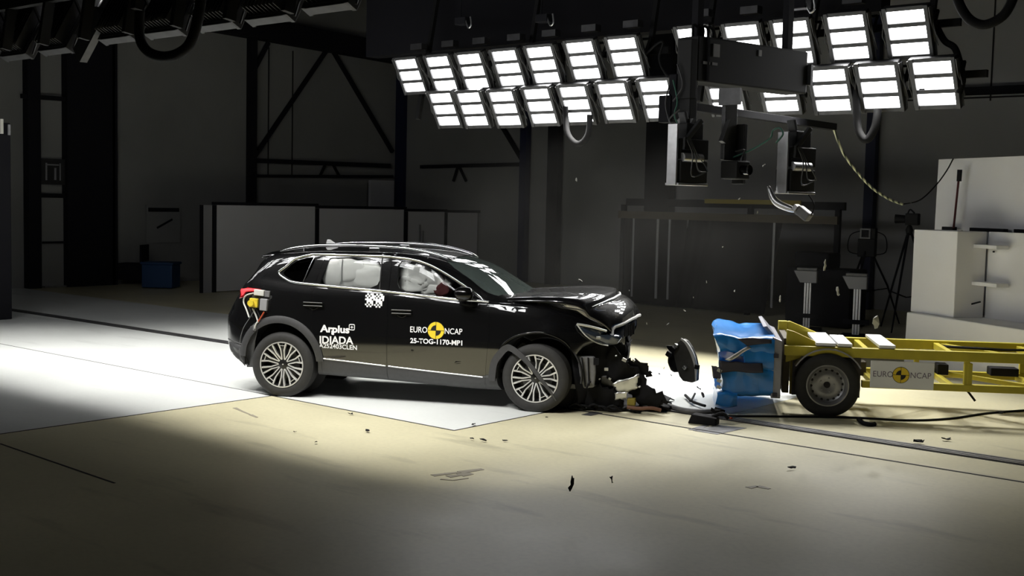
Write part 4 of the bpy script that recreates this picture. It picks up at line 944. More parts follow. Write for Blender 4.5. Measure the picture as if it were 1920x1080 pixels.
# lettering and round target badge on the doors
def text(body, size, x, z, m, parent, bold=0., name='lettering', sx=1., plane=None):
    c = bpy.data.curves.new('t', 'FONT'); c.body = body; c.size = size; c.offset = bold; c.extrude = 0; c.resolution_u = 4
    o = bpy.data.objects.new('t', c); COL.objects.link(o); me = bpy.data.meshes.new_from_object(o.evaluated_get(bpy.context.evaluated_depsgraph_get()))
    bpy.data.objects.remove(o); o = bpy.data.objects.new(name, me); COL.objects.link(o); o.parent = parent
    for v in me.vertices:
        if plane is None: X, Z = x + v.co.x * sx, z + v.co.y - v.co.x * sx * .022; v.co = V((X, ys(X, Z, .008), Z))
        else: v.co = plane(x + v.co.x * sx, z + v.co.y)
    me.materials.clear(); me.materials.append(MATS[m]); return o
def disc(cx, cz, r, m, parent, name, plane, a0=0, a1=360, r0=0., n=40):
    k = max(4, int(n * (a1 - a0) / 360)); vs = []
    for i in range(k + 1):
        a = R_(a0 + (a1 - a0) * i / k)
        for rr in (r0, r): vs.append(plane(cx + rr * math.cos(a), cz + rr * math.sin(a)))
    return vs, [(2 * i, 2 * i + 1, 2 * i + 3, 2 * i + 2) for i in range(k)]
def badge(cx, cz, r, parent, plane):
    """plane(x, z, lift) -> 3D; yellow disc, black rim and cross, two black inner quarters"""
    out = []
    for nm, m, parts in (('badge_rim', 'decal_black', [(r, 0, 360, 0., .0)]), ('badge_disc', 'decal_yellow', [(r * .94, 0, 360, 0., .001)]), ('badge_quarters', 'decal_black', [(r * .58, 90, 180, 0., .002), (r * .58, 270, 360, 0., .002)])):
        b = MB()
        for rr, a0, a1, r0, lift in parts:
            vs, fs = disc(cx, cz, rr, m, parent, nm, lambda x, z: plane(x, z, lift), a0, a1, r0); b.add(vs, fs)
        if nm == 'badge_quarters':
            for w, h in ((.05, 1.9), (1.9, .05)): b.add([plane(cx + sx2 * w * r / 2, cz + sz2 * h * r / 2, .002) for sx2, sz2 in ((-1, -1), (1, -1), (1, 1), (-1, 1))], [(0, 1, 2, 3)])
        out.append(b.build(nm, m, parent))
    return out
cp = lambda x, z, l=0.: V((x, ys(x, z, .006 + l), z))
def text_on(body, p0, p1, cap, m, parent, bold):
    """lettering whose baseline runs between two points of the photograph's door; cap = capital height in pixels"""
    a, b_ = cpx(*p0), cpx(*p1); top = cpx(p0[0], p0[1] - cap)
    o = text(body, 1., 0, 0, m, parent, 0, plane=lambda x, z: V((x, 0, z)))
    me = o.data; w = max(v.co.x for v in me.vertices); x0 = min(v.co.x for v in me.vertices); hcap = .729
    bpy.data.objects.remove(o)
    size = (top.z - a.z) / hcap; sx = (b_.x - a.x) / ((w - x0) * size)
    o = text(body, size, 0, 0, m, parent, bold / size if False else bold, plane=lambda x, z: V((x, 0, z)))
    sl = (b_.z - a.z) / (b_.x - a.x)
    for v in o.data.vertices:
        X = a.x + (v.co.x - x0 * size) * sx; Z = a.z + v.co.z + sl * (X - a.x); v.co = V((X, ys(X, Z, .007), Z))
    return o
zz = lambda x, y: (420 + x / 3.085, 430 + y / 3.085)
z2 = lambda x, y: (700 + x / 3.085, 430 + y / 3.085)
text_on('Arplus', zz(560, 592), zz(724, 600), 13.5, 'decal_white', doors[0], .004)
q0, q1 = cpx(*zz(626, 585)), cpx(*zz(626, 608)); MB().box(((q0.x + q1.x) / 2, ys(q0.x, q0.z, .006), (q0.z + q1.z) / 2), (.016, .003, abs(q0.z - q1.z))).build('lettering', 'decal_white', doors[0])
q = cpx(*zz(741, 566))
c = crv([(q.x + .03 * a, ys(q.x, q.z, .007), q.z + .03 * bb) for a, bb in ((-1, -.9), (0, -1), (.9, -.9), (1, 0), (.9, .9), (0, 1), (-.9, .9), (-1, 0), (-1, -.9))], 24)
MB().tube(c, .005, 6).box((q.x, ys(q.x, q.z, .007), q.z), (.03, .003, .008)).box((q.x, ys(q.x, q.z, .007), q.z), (.008, .003, .03)).build('lettering', 'decal_white', doors[0])
text_on('IDIADA', zz(556, 658), zz(747, 664), 14.0, 'decal_white', doors[0], .003)
text_on('A252403CLEN', zz(552, 683), zz(770, 697), 8.5, 'decal_white', doors[0], .0015)
text_on('EURO', z2(214, 594), z2(312, 598), 11.2, 'decal_white', doors[1], .001)
text_on('NCAP', z2(414, 604), z2(515, 608), 11.2, 'decal_white', doors[1], .001)
q = cpx(*z2(363, 585)); badge(q.x, q.z, .098, doors[1], cp)
text_on('25-TOG-1170-MP1', z2(215, 656), z2(514, 671), 9.3, 'decal_white', doors[1], .0022)
# chequered measuring stickers on the pillar foot and above the doors
def sticker(x, z, s, parent, pat):
    b = MB(); w = MB(); k = MB(); n = len(pat); q = s / n
    for i, row in enumerate(pat):
        for j, chh in enumerate(row):
            if chh == '.': continue
            X, Z = x + (j - n / 2) * q, z + (n / 2 - i - 1) * q
            (w if chh == 'w' else k).add([cp(X, Z), cp(X + q, Z), cp(X + q, Z + q), cp(X, Z + q)], [(0, 1, 2, 3)])
    w.build('target_sticker', 'decal_white', parent); k.build('sticker_checks', 'decal_black', parent)
PAT = ['..wkww..', '.wkwkww.', '.kwkwww.', '.wwwwkw.', '..wwww..', '..wkww..', '.wkwkw..', '..wkw...']
q = cpx(694, 563); sticker(q.x, q.z, .15, doors[0], PAT); q = cpx(711, 564); sticker(q.x, q.z, .15, doors[0], PAT)
for x, par in ((-.33, car), (-.19, car)): sticker(x, 1.645, .045, par, ['kw', 'wk'])
# measuring boxes and wires taped to the rear quarter
def qbox(x0, z0, w, h, d, m, name, label):
    y = ys(x0, z0); return tag(MB().box((x0, y - d / 2, z0), (w, d, h), Matrix.Rotation(R_(4), 3, 'Y')).build(name, m, car, bevel=.006), label)
qbox(-1.725, 1.16, .12, .065, .05, 'cable_white', 'sensor_box', 'cream box'); qbox(-1.63, 1.15, .06, .07, .03, 'grey_plastic', 'sensor_box', 'grey perforated box')
qbox(-1.785, 1.045, .10, .10, .05, 'yellow_box', 'sensor_box', 'yellow box'); qbox(-1.66, 1.03, .085, .13, .045, 'grey_paint', 'sensor_box', 'grey box')
qbox(-1.70, 1.06, .24, .16, .008, 'interior', 'tape_pad', 'black pad under the boxes')
MB().lathe([(.0001, 0), (.035, 0), (.035, .03), (.0001, .03)], 20, Matrix.Translation((-1.80, ys(-1.8, 1.04) - .07, 1.045)) @ Matrix.Rotation(R_(90), 4, 'X')).build('sensor_knob', 'yellow_box', car)
for pts, m in (([(-1.80, 1.15), (-1.90, 1.12), (-1.93, 1.05), (-1.88, .96), (-1.84, .88)], 'cable_white'), ([(-1.80, .98), (-1.76, .92), (-1.73, .86), (-1.72, .83)], 'cable_white'), ([(-1.65, .95), (-1.68, .90), (-1.72, .84)], 'cable_red'), ([(-1.72, .85), (-1.75, .80), (-1.76, .76)], 'cable_white')):
    MB().tube(crv([(x, ys(x, z, .03), z) for x, z in pts], 16), .009, 6).build('wire', m, car, smooth=60)
qbox(-1.765, .765, .04, .06, .03, 'grey_plastic', 'wire_plug', 'pale plug')

# ------------------------------------------------------------------ the crushed front of the car
# bonnet: centre-line and near-edge profiles blended across the width, buckled
hx_c = [(1.08, 1.215), (1.3, 1.235), (1.55, 1.25), (1.8, 1.262), (2.0, 1.268), (2.13, 1.255), (2.17, 1.215), (2.20, 1.195), (2.29, 1.175), (2.36, 1.12), (2.40, 1.06), (2.415, 1.00)]
hx_e = [(.93, 1.172), (1.15, 1.190), (1.4, 1.205), (1.62, 1.205), (1.80, 1.185), (1.87, 1.15), (1.90, 1.11), (1.93, 1.07), (2.0, 1.03), (2.08, .985), (2.14, .94), (2.17, .895)]
hx_f = [(.93, 1.172), (1.15, 1.20), (1.4, 1.23), (1.62, 1.25), (1.80, 1.26), (1.95, 1.24), (2.0, 1.20), (2.03, 1.17), (2.10, 1.12), (2.16, 1.06), (2.18, 1.0), (2.18, .95)]
def hood_pt(i, j):
    if j < .045 or j > .955:            # turned-down side flange
        e = .045 if j < .5 else .955; p = hood_pt(i, e); k = abs(j - e) / .045; return p + V((0, (-.04 if j < .5 else .04) * k, -(.03 + .05 * min(1, i * 1.6)) * k))
    t = i * 11; k = min(int(t), 10); f = t - k
    def at(L):
        p0, p1, p2, p3 = [np.array(L[min(max(a, 0), 11)]) for a in (k - 1, k, k + 1, k + 2)]
        return .5 * ((2 * p1) + (p2 - p0) * f + (2 * p0 - 5 * p1 + 4 * p2 - p3) * f * f + (3 * p1 - p0 - 3 * p2 + p3) * f ** 3)
    y = -.83 + 1.66 * j; c = at(hx_c); e = at(hx_e if y < 0 else hx_f)
    w = min(1, abs(y) / .83); s = w ** 2.2
    x, z = c * (1 - s) + e * s
    taper = 1 - .20 * max(0, i - .45) / .55
    z += .011 * noise.noise(V((x * 3.1, y * 2.7, 1.7))) * min(1, max(0, (i - .25) * 3)) + .012 * math.exp(-((abs(y) - .42) / .08) ** 2) * (1 - i)
    x += .02 * noise.noise(V((y * 4, z * 3, 5.))) * max(0, i - .5) * 2
    return V((x, y * taper, z))
MB().grid(hood_pt, 66, 44).build('bonnet', 'car_paint', car, smooth=180, solid=.012)
MB().tube([hood_pt(.60, j / 30) + V((.01, 0, .012)) for j in range(2, 26)], [.004 + .010 * math.sin(math.pi * k / 23) for k in range(24)], 8).build('bonnet_edge', 'wheel_silver', car, smooth=60)
MB().tube([hood_pt(1, j / 30) + V((.004, 0, -.004)) for j in range(0, 27)], .018, 8).build('bonnet_lip', 'grey_edge', car, smooth=60)
# wiper and cowl
MB().beam((1.13, -.55, 1.175), (1.02, .25, 1.29), .02, .02).build('wiper', 'interior', car)
b = MB(); b.box((1.15, 0, 1.15), (.16, 1.4, .05)); b.build('cowl', 'interior', car, bevel=.01)
# far-side corner of the windscreen: bright clip seen in the photo at the far mirror
b = MB().lathe([(.0001, -.09), (.07, -.07), (.085, 0), (.07, .07), (.0001, .09)], 16, Matrix.Translation((.66, 1.0, 1.24)) @ Matrix.Rotation(R_(90), 4, 'Y')); b.build('mirror', 'chrome', car, smooth=60)
# headlamp wedge at the near corner, laid into the body corner
hp = [cpx(u, v, -.7) for u, v in ((1079, 607), (1092, 609), (1110, 613), (1134, 620), (1152, 622), (1164, 632), (1156, 644), (1138, 647), (1120, 643), (1103, 634), (1090, 622))]
b = MB(); c = sum(hp, V()) / len(hp); vs = [c + V((.02, -.03, 0))] + [c + (p - c) * t + V((.012, -.022, 0)) for t in (.5, 1) for p in hp]; n = len(hp)
b.add(vs, [(0, 1 + i, 1 + (i + 1) % n) for i in range(n)] + [(1 + i, 1 + n + i, 1 + n + (i + 1) % n, 1 + (i + 1) % n) for i in range(n)]); b.build('headlamp', 'headlight', car, smooth=60, solid=.02)
MB().tube(crv([p + V((.022, -.036, 0)) for p in hp[:4]], 20), .013, 8).build('headlamp_strip', 'wheel_silver', car, smooth=60)
MB().tube(crv([hp[k] + V((.02, -.036, 0)) for k in (0, 10, 9, 8, 7)], 20), .008, 8).build('headlamp_strip', 'wheel_silver', car, smooth=60)
for u, v, sz in ((1120, 632, .05), (1131, 631, .035)): MB().box(cpx(u, v, -.65) + V((.02, -.045, 0)), (sz, .02, .025)).build('headlamp_module', 'scrap_metal', car, bevel=.004)
def crumple(fn, nu, nv, amp, fr, name, m, seed, solid=.012, parent=car, label=None, jag=0.):
    def g(i, j):
        p = V(fn(i, j)); q = noise.noise_vector(p * fr + V((seed, seed * .7, 0))); p += q * amp
        if jag and (j == 0 or j == 1 or i == 1): p += V((random.uniform(-jag, jag), 0, random.uniform(-jag, jag)))
        return p
    o = MB().grid(g, nu, nv).build(name, m, parent, smooth=50, solid=solid)
    if label: o['label'] = label
    return o
def lerp4(a, b, c, d):          # bilinear sheet: a(0,0) b(1,0) c(1,1) d(0,1)
    a, b, c, d = V(a), V(b), V(c), V(d); return lambda i, j: (a * (1 - i) + b * i) * (1 - j) + (d * (1 - i) + c * i) * j
# crushed nose panel below the bonnet lip
crumple(lerp4((2.10, -.60, .90), (2.42, -.1, .97), (2.38, -.12, .78), (2.16, -.55, .76)), 14, 8, .03, 6, 'nose_panel', 'grille_blue', 3, jag=.012)
crumple(lerp4((2.42, -.1, .98), (2.22, .75, 1.0), (2.2, .75, .70), (2.36, -.1, .76)), 14, 8, .04, 5, 'nose_panel', 'grille_blue', 5, jag=.02)
b = MB()
for k in range(6): b.box((2.395 - .012 * k, -.19 - .055 * k, .87), (.02, .022, .13))
b.build('grille_slats', 'torn_plastic', car)
# inner structure: dark engine bay bulk, fender inside, cross members
crumple(lerp4((1.80, -.72, .88), (2.35, -.45, .72), (2.30, -.40, .10), (1.86, -.72, .08)), 20, 20, .05, 5, 'engine_bay', 'torn_plastic', 8, jag=.02)
crumple(lerp4((2.35, -.45, .74), (2.25, .75, .8), (2.2, .75, .15), (2.30, -.42, .10)), 20, 16, .08, 4, 'engine_bay', 'torn_plastic', 9, jag=.03)
MB().box((1.70, .05, .62), (.8, 1.0, .5)).build('engine_block', 'torn_plastic', car, bevel=.06)
b = MB(); b.box((1.72, .0, .26), (.7, 1.3, .06)); b.beam((1.3, -.5, .25), (2.3, -.5, .33), .1, .12); b.build('subframe', 'steel_rail', car, bevel=.01)
# grey radiator side piece
b = MB(); b.prism([(1.865, -.80, .61), (2.05, -.78, .61), (2.065, -.78, .44), (2.055, -.78, .28), (1.945, -.80, .265), (1.90, -.80, .40)], (0, .06, 0)); b.build('side_duct', 'grey_plastic', car, bevel=.015)
b = MB(); b.tube(crv([(1.92, -.815, .60), (1.945, -.82, .45), (1.965, -.815, .29)], 10), .008, 6); b.tube(crv([(1.985, -.80, .60), (1.995, -.80, .45), (2.005, -.80, .30)], 10), .008, 6); b.box((2.07, -.78, .56), (.05, .05, .07)); b.tube(crv([(2.02, -.81, .35), (2.0, -.82, .32), (1.98, -.82, .27)], 8), .012, 6); b.build('duct_ribs', 'torn_plastic', car)
# torn bumper skin running down to the floor
crumple(lerp4((2.20, -.58, .70), (2.83, -.56, .14), (2.62, -.50, .03), (2.06, -.56, .48)), 26, 10, .05, 5, 'torn_bumper_skin', 'torn_plastic', 12, jag=.035)
crumple(lerp4((2.28, -.55, .62), (2.60, -.50, .52), (2.62, -.48, .40), (2.40, -.52, .40)), 10, 8, .035, 6, 'torn_bumper_skin', 'torn_plastic', 14, jag=.03)
crumple(lerp4((1.84, -.66, .30), (2.30, -.62, .26), (2.34, -.6, .05), (1.80, -.66, .05)), 16, 8, .04, 6, 'torn_undertray', 'torn_plastic', 16, jag=.03)
crumple(lerp4((1.95, -.60, .06), (2.85, -.5, .06), (2.8, .3, .03), (1.9, .4, .06)), 20, 10, .03, 4, 'torn_undertray', 'torn_plastic', 17, jag=.03)
# bright torn metal pieces
crumple(lerp4((2.22, -.62, .30), (2.52, -.60, .42), (2.50, -.60, .26), (2.30, -.62, .22)), 10, 6, .03, 7, 'torn_metal', 'scrap_metal', 20, jag=.012, label='bright torn metal sheet')
crumple(lerp4((2.26, -.66, .22), (2.40, -.64, .24), (2.38, -.64, .15), (2.28, -.66, .14)), 6, 4, .02, 7, 'torn_metal', 'scrap_metal', 22, jag=.01, label='bright torn metal sheet')
for x, z, s in ((2.17, .47, .045), (2.36, .58, .05), (2.21, .37, .028), (2.46, .58, .03), (2.10, .36, .02), (2.27, .62, .02), (2.53, .30, .025)):
    MB().box((x, -.69, z), (s, .02, s * .7), Matrix.Rotation(random.uniform(-.6, .6), 3, 'Y')).build('metal_clip', 'scrap_metal', car, bevel=.004)
MB().box((2.44, -.60, .12), (.09, .08, .08)).build('sump_piece', 'yellow_dim', car, bevel=.01)
tag(MB().tube(crv([(2.40, -.66, .07), (2.52, -.66, .06), (2.66, -.64, .07), (2.76, -.62, .05)], 12), .02, 8).build('torn_hose', 'brown_hose', car, smooth=60), 'brownish torn hose')
b = MB()
for k in range(5): b.tube(crv([(1.78 + .1 * k, -.72, .05 + .02 * (k % 2)), (1.86 + .1 * k, -.74, .09 - .02 * (k % 2)), (1.95 + .1 * k, -.70, .03)], 8), .012, 6)
b.build('dangling_wire', 'torn_plastic', car)

# ------------------------------------------------------------------ the moving barrier trolley (own frame: x to its rear, y away, z up)
TX, TY, TA = -5.37, 11.80, R_(30.5)
tro = thing('barrier_trolley', 'yellow crash trolley with crumpled blue barrier block and EURO NCAP board', 'trolley', (TX, TY, 0), TA)
wheel(tro, .0, .12, .343, 0, 5, -1, 'steel'); wheel(tro, .0, 1.38, .343, 0, 20, 1, 'steel')
wheel(tro, 2.95, .12, .343, 0, 5, -1, 'steel')
def rail(pts, w, h, name='rail', m='yellow_frame'):
    b = MB()
    for a, c in pts: b.beam(a, c, w, h)
    return b.build(name, m, tro, bevel=.006)
yN, yF = .10, 1.15
rail([((-.46, yN, .70), (3.4, yN, .72))], .08, .105, 'upper_rail'); rail([((-.46, yF, .70), (3.4, yF, .715))], .08, .105, 'upper_rail')
rail([((.36, yN, .37), (3.4, yN, .385))], .08, .075, 'lower_rail'); rail([((.36, yF, .37), (3.4, yF, .385))], .08, .075, 'lower_rail')
for x in (1.43, 2.25, 3.0): rail([((x, yN, .40), (x, yN, .66))], .055, .055, 'upright')
for x in (1.1, 2.25, 3.0): rail([((x, yF, .40), (x, yF, .66))], .055, .055, 'upright')
rail([((1.46, yN, .64), (1.46, yN, .34))], .05, .06, 'upright')
for x in (.42, 1.3, 2.2, 3.1): rail([((x, yN, .70), (x, yF, .70))], .06, .07, 'cross_member')
for x in (.5, 1.3, 2.2, 3.1): rail([((x, yN, .37), (x, yF, .37))], .06, .06, 'cross_member')
rail([((.55, yN, .38), (1.3, yF, .38)), ((1.3, yF, .40), (2.2, yN, .40))], .05, .05, 'brace'); rail([((1.35, yF, .70), (2.05, yN, .70)), ((2.2, yF, .70), (2.9, yN, .70))], .055, .06, 'brace')
# front end frame: gusset, hangers, axle
MB().box((-.43, .66, .52), (.07, .96, .60)).build('front_shade_plate', 'brown_beam', tro, bevel=.006); rail([((-.42, yF, .25), (-.42, yF, .92))], .1, .08, 'front_post')  # dark plate put in for the shade between face plate and wheel
b = MB().prism([(-.46, yF - .03, .90), (-.34, yF - .03, .92), (.12, yF - .03, .74), (-.46, yF - .03, .66)], (0, .06, 0)); b.build('gusset', 'yellow_frame', tro, bevel=.006)
b = MB().prism([(-.44, yN + .05, .92), (-.36, yN + .05, .90), (.05, yN + .05, .72), (-.44, yN + .05, .56)], (0, .05, 0)); b.build('gusset', 'yellow_frame', tro, bevel=.006)
b = MB(); b.box((-.30, yN + .16, .45), (.16, .06, .5)); b.build('hanger_plate', 'yellow_dim', tro, bevel=.006)  # frame yellow dimmed, the shade at the front end is in its colour
b = MB()
for k, z in enumerate((.62, .55, .48, .40)): b.lathe([(.0001, 0), (.018, 0), (.018, .03), (.0001, .03)], 12, Matrix.Translation((-.31, yN + .13, z)) @ Matrix.Rotation(R_(90), 4, 'X'))
b.build('bolt', 'steel_wheel', tro)
MB().lathe([(.0001, -.6), (.04, -.6), (.04, .6), (.0001, .6)], 16, Matrix.Translation((0, .72, .343)) @ Matrix.Rotation(R_(90), 4, 'X')).build('axle', 'dark_steel', tro, smooth=50)
MB().prism([(-.36, .2, .2), (.36, .2, .2), (.36, .2, .66), (-.36, .2, .66)], (0, .05, 0)).build('wheel_guard', 'band_grey', tro)
a0 = [(.40 * math.cos(R_(a)), .343 + .40 * math.sin(R_(a))) for a in range(30, 151, 10)]; a1 = [(.385 * math.cos(R_(a)), .343 + .385 * math.sin(R_(a))) for a in range(150, 29, -10)]
MB().prism([(x, .02, z) for x, z in a0 + a1], (0, .2, 0)).build('mudguard', 'plate_grey', tro)
# face plate and the crumpled blue block in front of it
MB().prism([(-.60, -.12, .20), (-.50, -.12, .20), (-.50, -.12, .82), (-.60, -.12, .86)], (0, 1.45, 0)).build('face_plate', 'plate_grey', tro, bevel=.008)
MB().prism([(-.66, .05, .96), (-.52, .05, .80), (-.56, .05, .80), (-.70, .05, .95)], (0, 1.2, 0)).build('face_flange', 'plate_grey', tro, bevel=.006)
def barrier(z0, z1, x0, x1, name, seed, amp, dent, label=None, y0=-.13, y1=1.35, taper=0.):
    """a crushed aluminium block: squashed box skin, dented front, pushed in on the near side"""
    def fn(i, j):
        a = 2 * math.pi * j; cy, cz = math.cos(a), math.sin(a)
        sq = lambda t: math.copysign(abs(t) ** .28, t)
        y = (y0 + y1) / 2 + (y1 - y0) / 2 * sq(cy); h = (z1 - z0) * (1 + taper * (i - .5))
        z = (z0 + z1) / 2 + h / 2 * sq(cz)
        x = x1 + (x0 - x1) * i
        q = noise.noise_vector(V((x * 3, y * 2.4, z * 4)) + V((seed, 0, 0))); q2 = noise.noise_vector(V((x * 9, y * 6, z * 9)) + V((0, seed, 0)))
        k = min(1, i * 2.2)
        p = V((x, y, z)) + q * amp * k + q2 * amp * .5 * k
        p.x += dent * k * math.sin(z * 9 + seed) * (.4 + .6 * abs(cy)); p.z += -.35 * dent * k * math.sin(x * 11 + seed * 2)
        return p
    b = MB(); nu, nv = 26, 56; b.grid(fn, nu, nv); b.add([fn(1, j / nv) for j in range(nv)], [tuple(range(nv))])
    o = b.build(name, 'blue_barrier', tro, smooth=55)
    if label: o['label'] = label
    return o
barrier(.62, .865, -1.20, -.58, 'barrier_block', 2.3, .05, .04, 'crumpled upper blue barrier block', taper=-.1)
barrier(.19, .56, -1.13, -.58, 'barrier_block', 6.1, .045, .03, 'crumpled lower blue barrier block', taper=.15)
barrier(.46, .76, -.90, -.58, 'barrier_block', 9.2, .02, .015, 'flat blue middle of the barrier')
barrier(.08, .26, -1.20, -.95, 'barrier_block', 12.2, .05, .03, 'folded bottom lip of the blue barrier', y1=1.1)
crumple(lerp4((-1.16, -.155, .595), (-.70, -.165, .57), (-.70, -.165, .48), (-1.14, -.15, .47)), 16, 5, .02, 6, 'barrier_band', 'band_grey', 30, .01, tro, 'dark grey band across the blue barrier')
crumple(lerp4((-.98, -.17, .84), (-.62, -.17, .845), (-.62, -.17, .80), (-.86, -.17, .76)), 10, 4, .015, 6, 'barrier_fold', 'band_grey', 33, .008, tro)
crumple(lerp4((-1.10, -.17, .60), (-.86, -.17, .76), (-.82, -.175, .74), (-1.04, -.17, .58)), 8, 3, .015, 6, 'torn_edge', 'scrap_metal', 35, .006, tro, 'bright torn edge of the barrier skin')
crumple(lerp4((-1.22, -.10, .52), (-1.14, -.16, .52), (-1.14, -.16, .40), (-1.22, -.08, .38)), 5, 5, .03, 8, 'torn_edge', 'band_grey', 37, .006, tro, jag=.01)
for z in (.30, .37, .48): MB().box((-1.15, -.16, z), (.05, .02, .035), Matrix.Rotation(.4, 3, 'Y')).build('torn_edge', 'scrap_metal', tro)
for z in (.66, .24): MB().box((-.56, -.135, z), (.05, .03, .04)).build('plate_clip', 'band_grey', tro)
# EURO NCAP board on the near side
sx0, sx1, sz0, sz1 = .44, 1.09, .345, .635
MB().box(((sx0 + sx1) / 2, .04, (sz0 + sz1) / 2), (sx1 - sx0, .03, sz1 - sz0)).build('sign_board', 'target_white', tro, bevel=.004)
sp_ = lambda x, z, l=0.: V((x, .0235 - l, z))
text('EURO', .088, .462, .465, 'sign_grey', tro, 0, sx=.92, plane=sp_); text('NCAP', .088, .845, .465, 'sign_grey', tro, 0, sx=.92, plane=sp_)
badge(.752, .492, .088, tro, lambda x, z, l=0.: V((x, .0235 - l, z)))
# white target plates on top
for x, y, w in ((-.03, .60, .21), (.17, .50, .15), (.605, .60, .17)):
    MB().box((x, y, .785), (w, 1.1 - abs(y - .6) * 2, .03), Matrix.Rotation(R_(0), 3, 'Z')).build('target_plate', 'target_white', tro, bevel=.004)
    MB().box((x, y, .765), (w - .02, 1.05 - abs(y - .6) * 2, .012)).build('plate_base', 'plate_grey', tro)
MB().box((1.35, yF - .15, .455), (.12, .2, .12)).build('battery_box', 'dark_steel', tro, bevel=.01); MB().box((2.0, yF - .2, .46), (.3, .2, .09)).build('recorder_box', 'dark_steel', tro, bevel=.01)
MB().box((.35, .9, .44), (.3, .2, .16)).build('recorder_box', 'brown_beam', tro, bevel=.01)
MB().tube(crv([(1.45, .3, .36), (1.5, .25, .30), (1.56, .22, .22)], 8), .012, 6).build('loose_wire', 'cable', tro)
MB().tube(crv([(1.3, .9, .72), (1.7, .6, .745), (2.0, .7, .73), (2.6, .8, .745)], 20), .015, 6).build('cable', 'cable', tro)

# ------------------------------------------------------------------ flying and fallen pieces
def shard(name, pos, size, m, label, cat='debris', rot=None, group=None, thin=.12):
    """a bent, torn scrap of sheet"""
    rs = random.Random(sum(map(ord, label))); n = 9; vs = []; b = MB()
    for k in range(2):
        for i in range(n):
            a = 2 * math.pi * i / n; rr = size / 2 * rs.uniform(.3, 1.0) if k == 0 else None
            if k == 0: vs.append(V((rr * math.cos(a) * 1.3, rr * math.sin(a) * .6, size * .12 * rs.uniform(-1, 1))))
    top = [v + V((0, 0, size * thin * .5)) for v in vs]
    b.add(vs + top, [tuple(range(n - 1, -1, -1)), tuple(range(n, 2 * n))] + [(i, (i + 1) % n, n + (i + 1) % n, n + i) for i in range(n)])
    o = b.build(name, m); o.location = pos; o.rotation_euler = rot or (rs.uniform(0, 3), rs.uniform(0, 3), rs.uniform(0, 3)); return tag(o, label, cat, group)
# big bumper piece in the air between the car and the barrier
YD = 11.35
P = lambda u, v, d=0: pY(u, v, YD + d)
o0 = P(1278, 678)
r = thing('bumper_piece', 'large dark curved bumper piece flying between the car and the blue barrier', 'bumper piece', o0)
face = [(1278, 636), (1285, 640), (1293, 652), (1300, 668), (1305, 690), (1304, 715), (1296, 718), (1280, 715), (1273, 706), (1268, 690), (1262, 665), (1266, 645)]
b = MB().prism([P(u, v) - o0 for u, v in face], (.02, .05, .01)); b.build('skin', 'dark_plastic', r, bevel=.012)
MB().tube(crv([P(u, v, -.01) - o0 for u, v in ((1277, 635), (1288, 645), (1299, 666), (1305, 690), (1305, 714))], 24), [.010 + .012 * math.sin(math.pi * k / 24) for k in range(25)], 8).build('bright_edge', 'grey_edge', r, smooth=60)
def gb(i, j): q = P(1250 + 22 * i + 8 * j, 645 + 48 * j, .05) - o0; return q + noise.noise_vector(q * 9) * .05
MB().grid(gb, 6, 12).build('torn_back', 'torn_plastic', r, smooth=50, solid=.02)
for u, v, s, m in ((1268, 648, .04, 'scrap_metal'), (1262, 655, .05, 'torn_plastic'), (1284, 689, .04, 'scrap_metal'), (1254, 664, .06, 'torn_plastic'), (1307, 688, .05, 'torn_plastic')):
    MB().box(P(u, v, -.03) - o0, (s, .04, s), Matrix.Rotation(u, 3, 'Y')).build('clip', m, r, bevel=.006)
air = [(1080, 337, .05, 'high above the bonnet'), (1088, 527, .09, 'just above the bonnet'), (1108, 552, .03, 'over the bonnet buckle'), (1180, 545, .03, 'above the raised bonnet lip'), (1283, 582, .035, 'right of the bonnet lip'), (1252, 607, .06, 'over the flying bumper piece'), (1212, 606, .03, 'right beside the bonnet nose'),
       (1343, 610, .03, 'above the left end of the blue barrier'), (1377, 545, .04, 'high above the blue barrier'), (1355, 463, .035, 'in front of the dark curtain'), (1420, 398, .04, 'under the yellow curtain bar'), (1386, 373, .04, 'at the yellow curtain bar'), (1462, 560, .09, 'above the grey face plate'), (1547, 498, .12, 'above the left plated post'), (1571, 547, .09, 'between the two plated posts'), (1642, 604, .13, 'right of the right plated post'), (1325, 529, .03, 'low in front of the curtain'), (1432, 310, .05, 'between the overhead cameras'), (968, 523, .10, 'beside the far end of the windscreen'), (1300, 558, .025, 'in mid air right of the bonnet')]
for u, v, s, wh in air:
    shard('flying_shard', pY(u, v, 11.0), s, 'bright_shard' if v > 330 else 'scrap_metal', 'small bright shard flying ' + wh, 'shard', group='flying shards')
for u, v, s, wh in ((1236, 701, .05, 'right of the torn bumper skin'), (1258, 703, .035, 'below the flying bumper piece'), (1245, 690, .03, 'left of the flying bumper piece'), (1310, 728, .09, 'left of the blue barrier'), (1318, 740, .09, 'at the lower left of the blue barrier'), (1145, 899, .09, 'low over the front floor, right of its twin'), (1070, 906, .11, 'low over the front floor')):
    shard('flying_scrap', pY(u, v, 11.0 if v < 800 else 6.6), s, 'torn_plastic', 'small black scrap in the air ' + wh, 'scrap', group='flying black scraps')
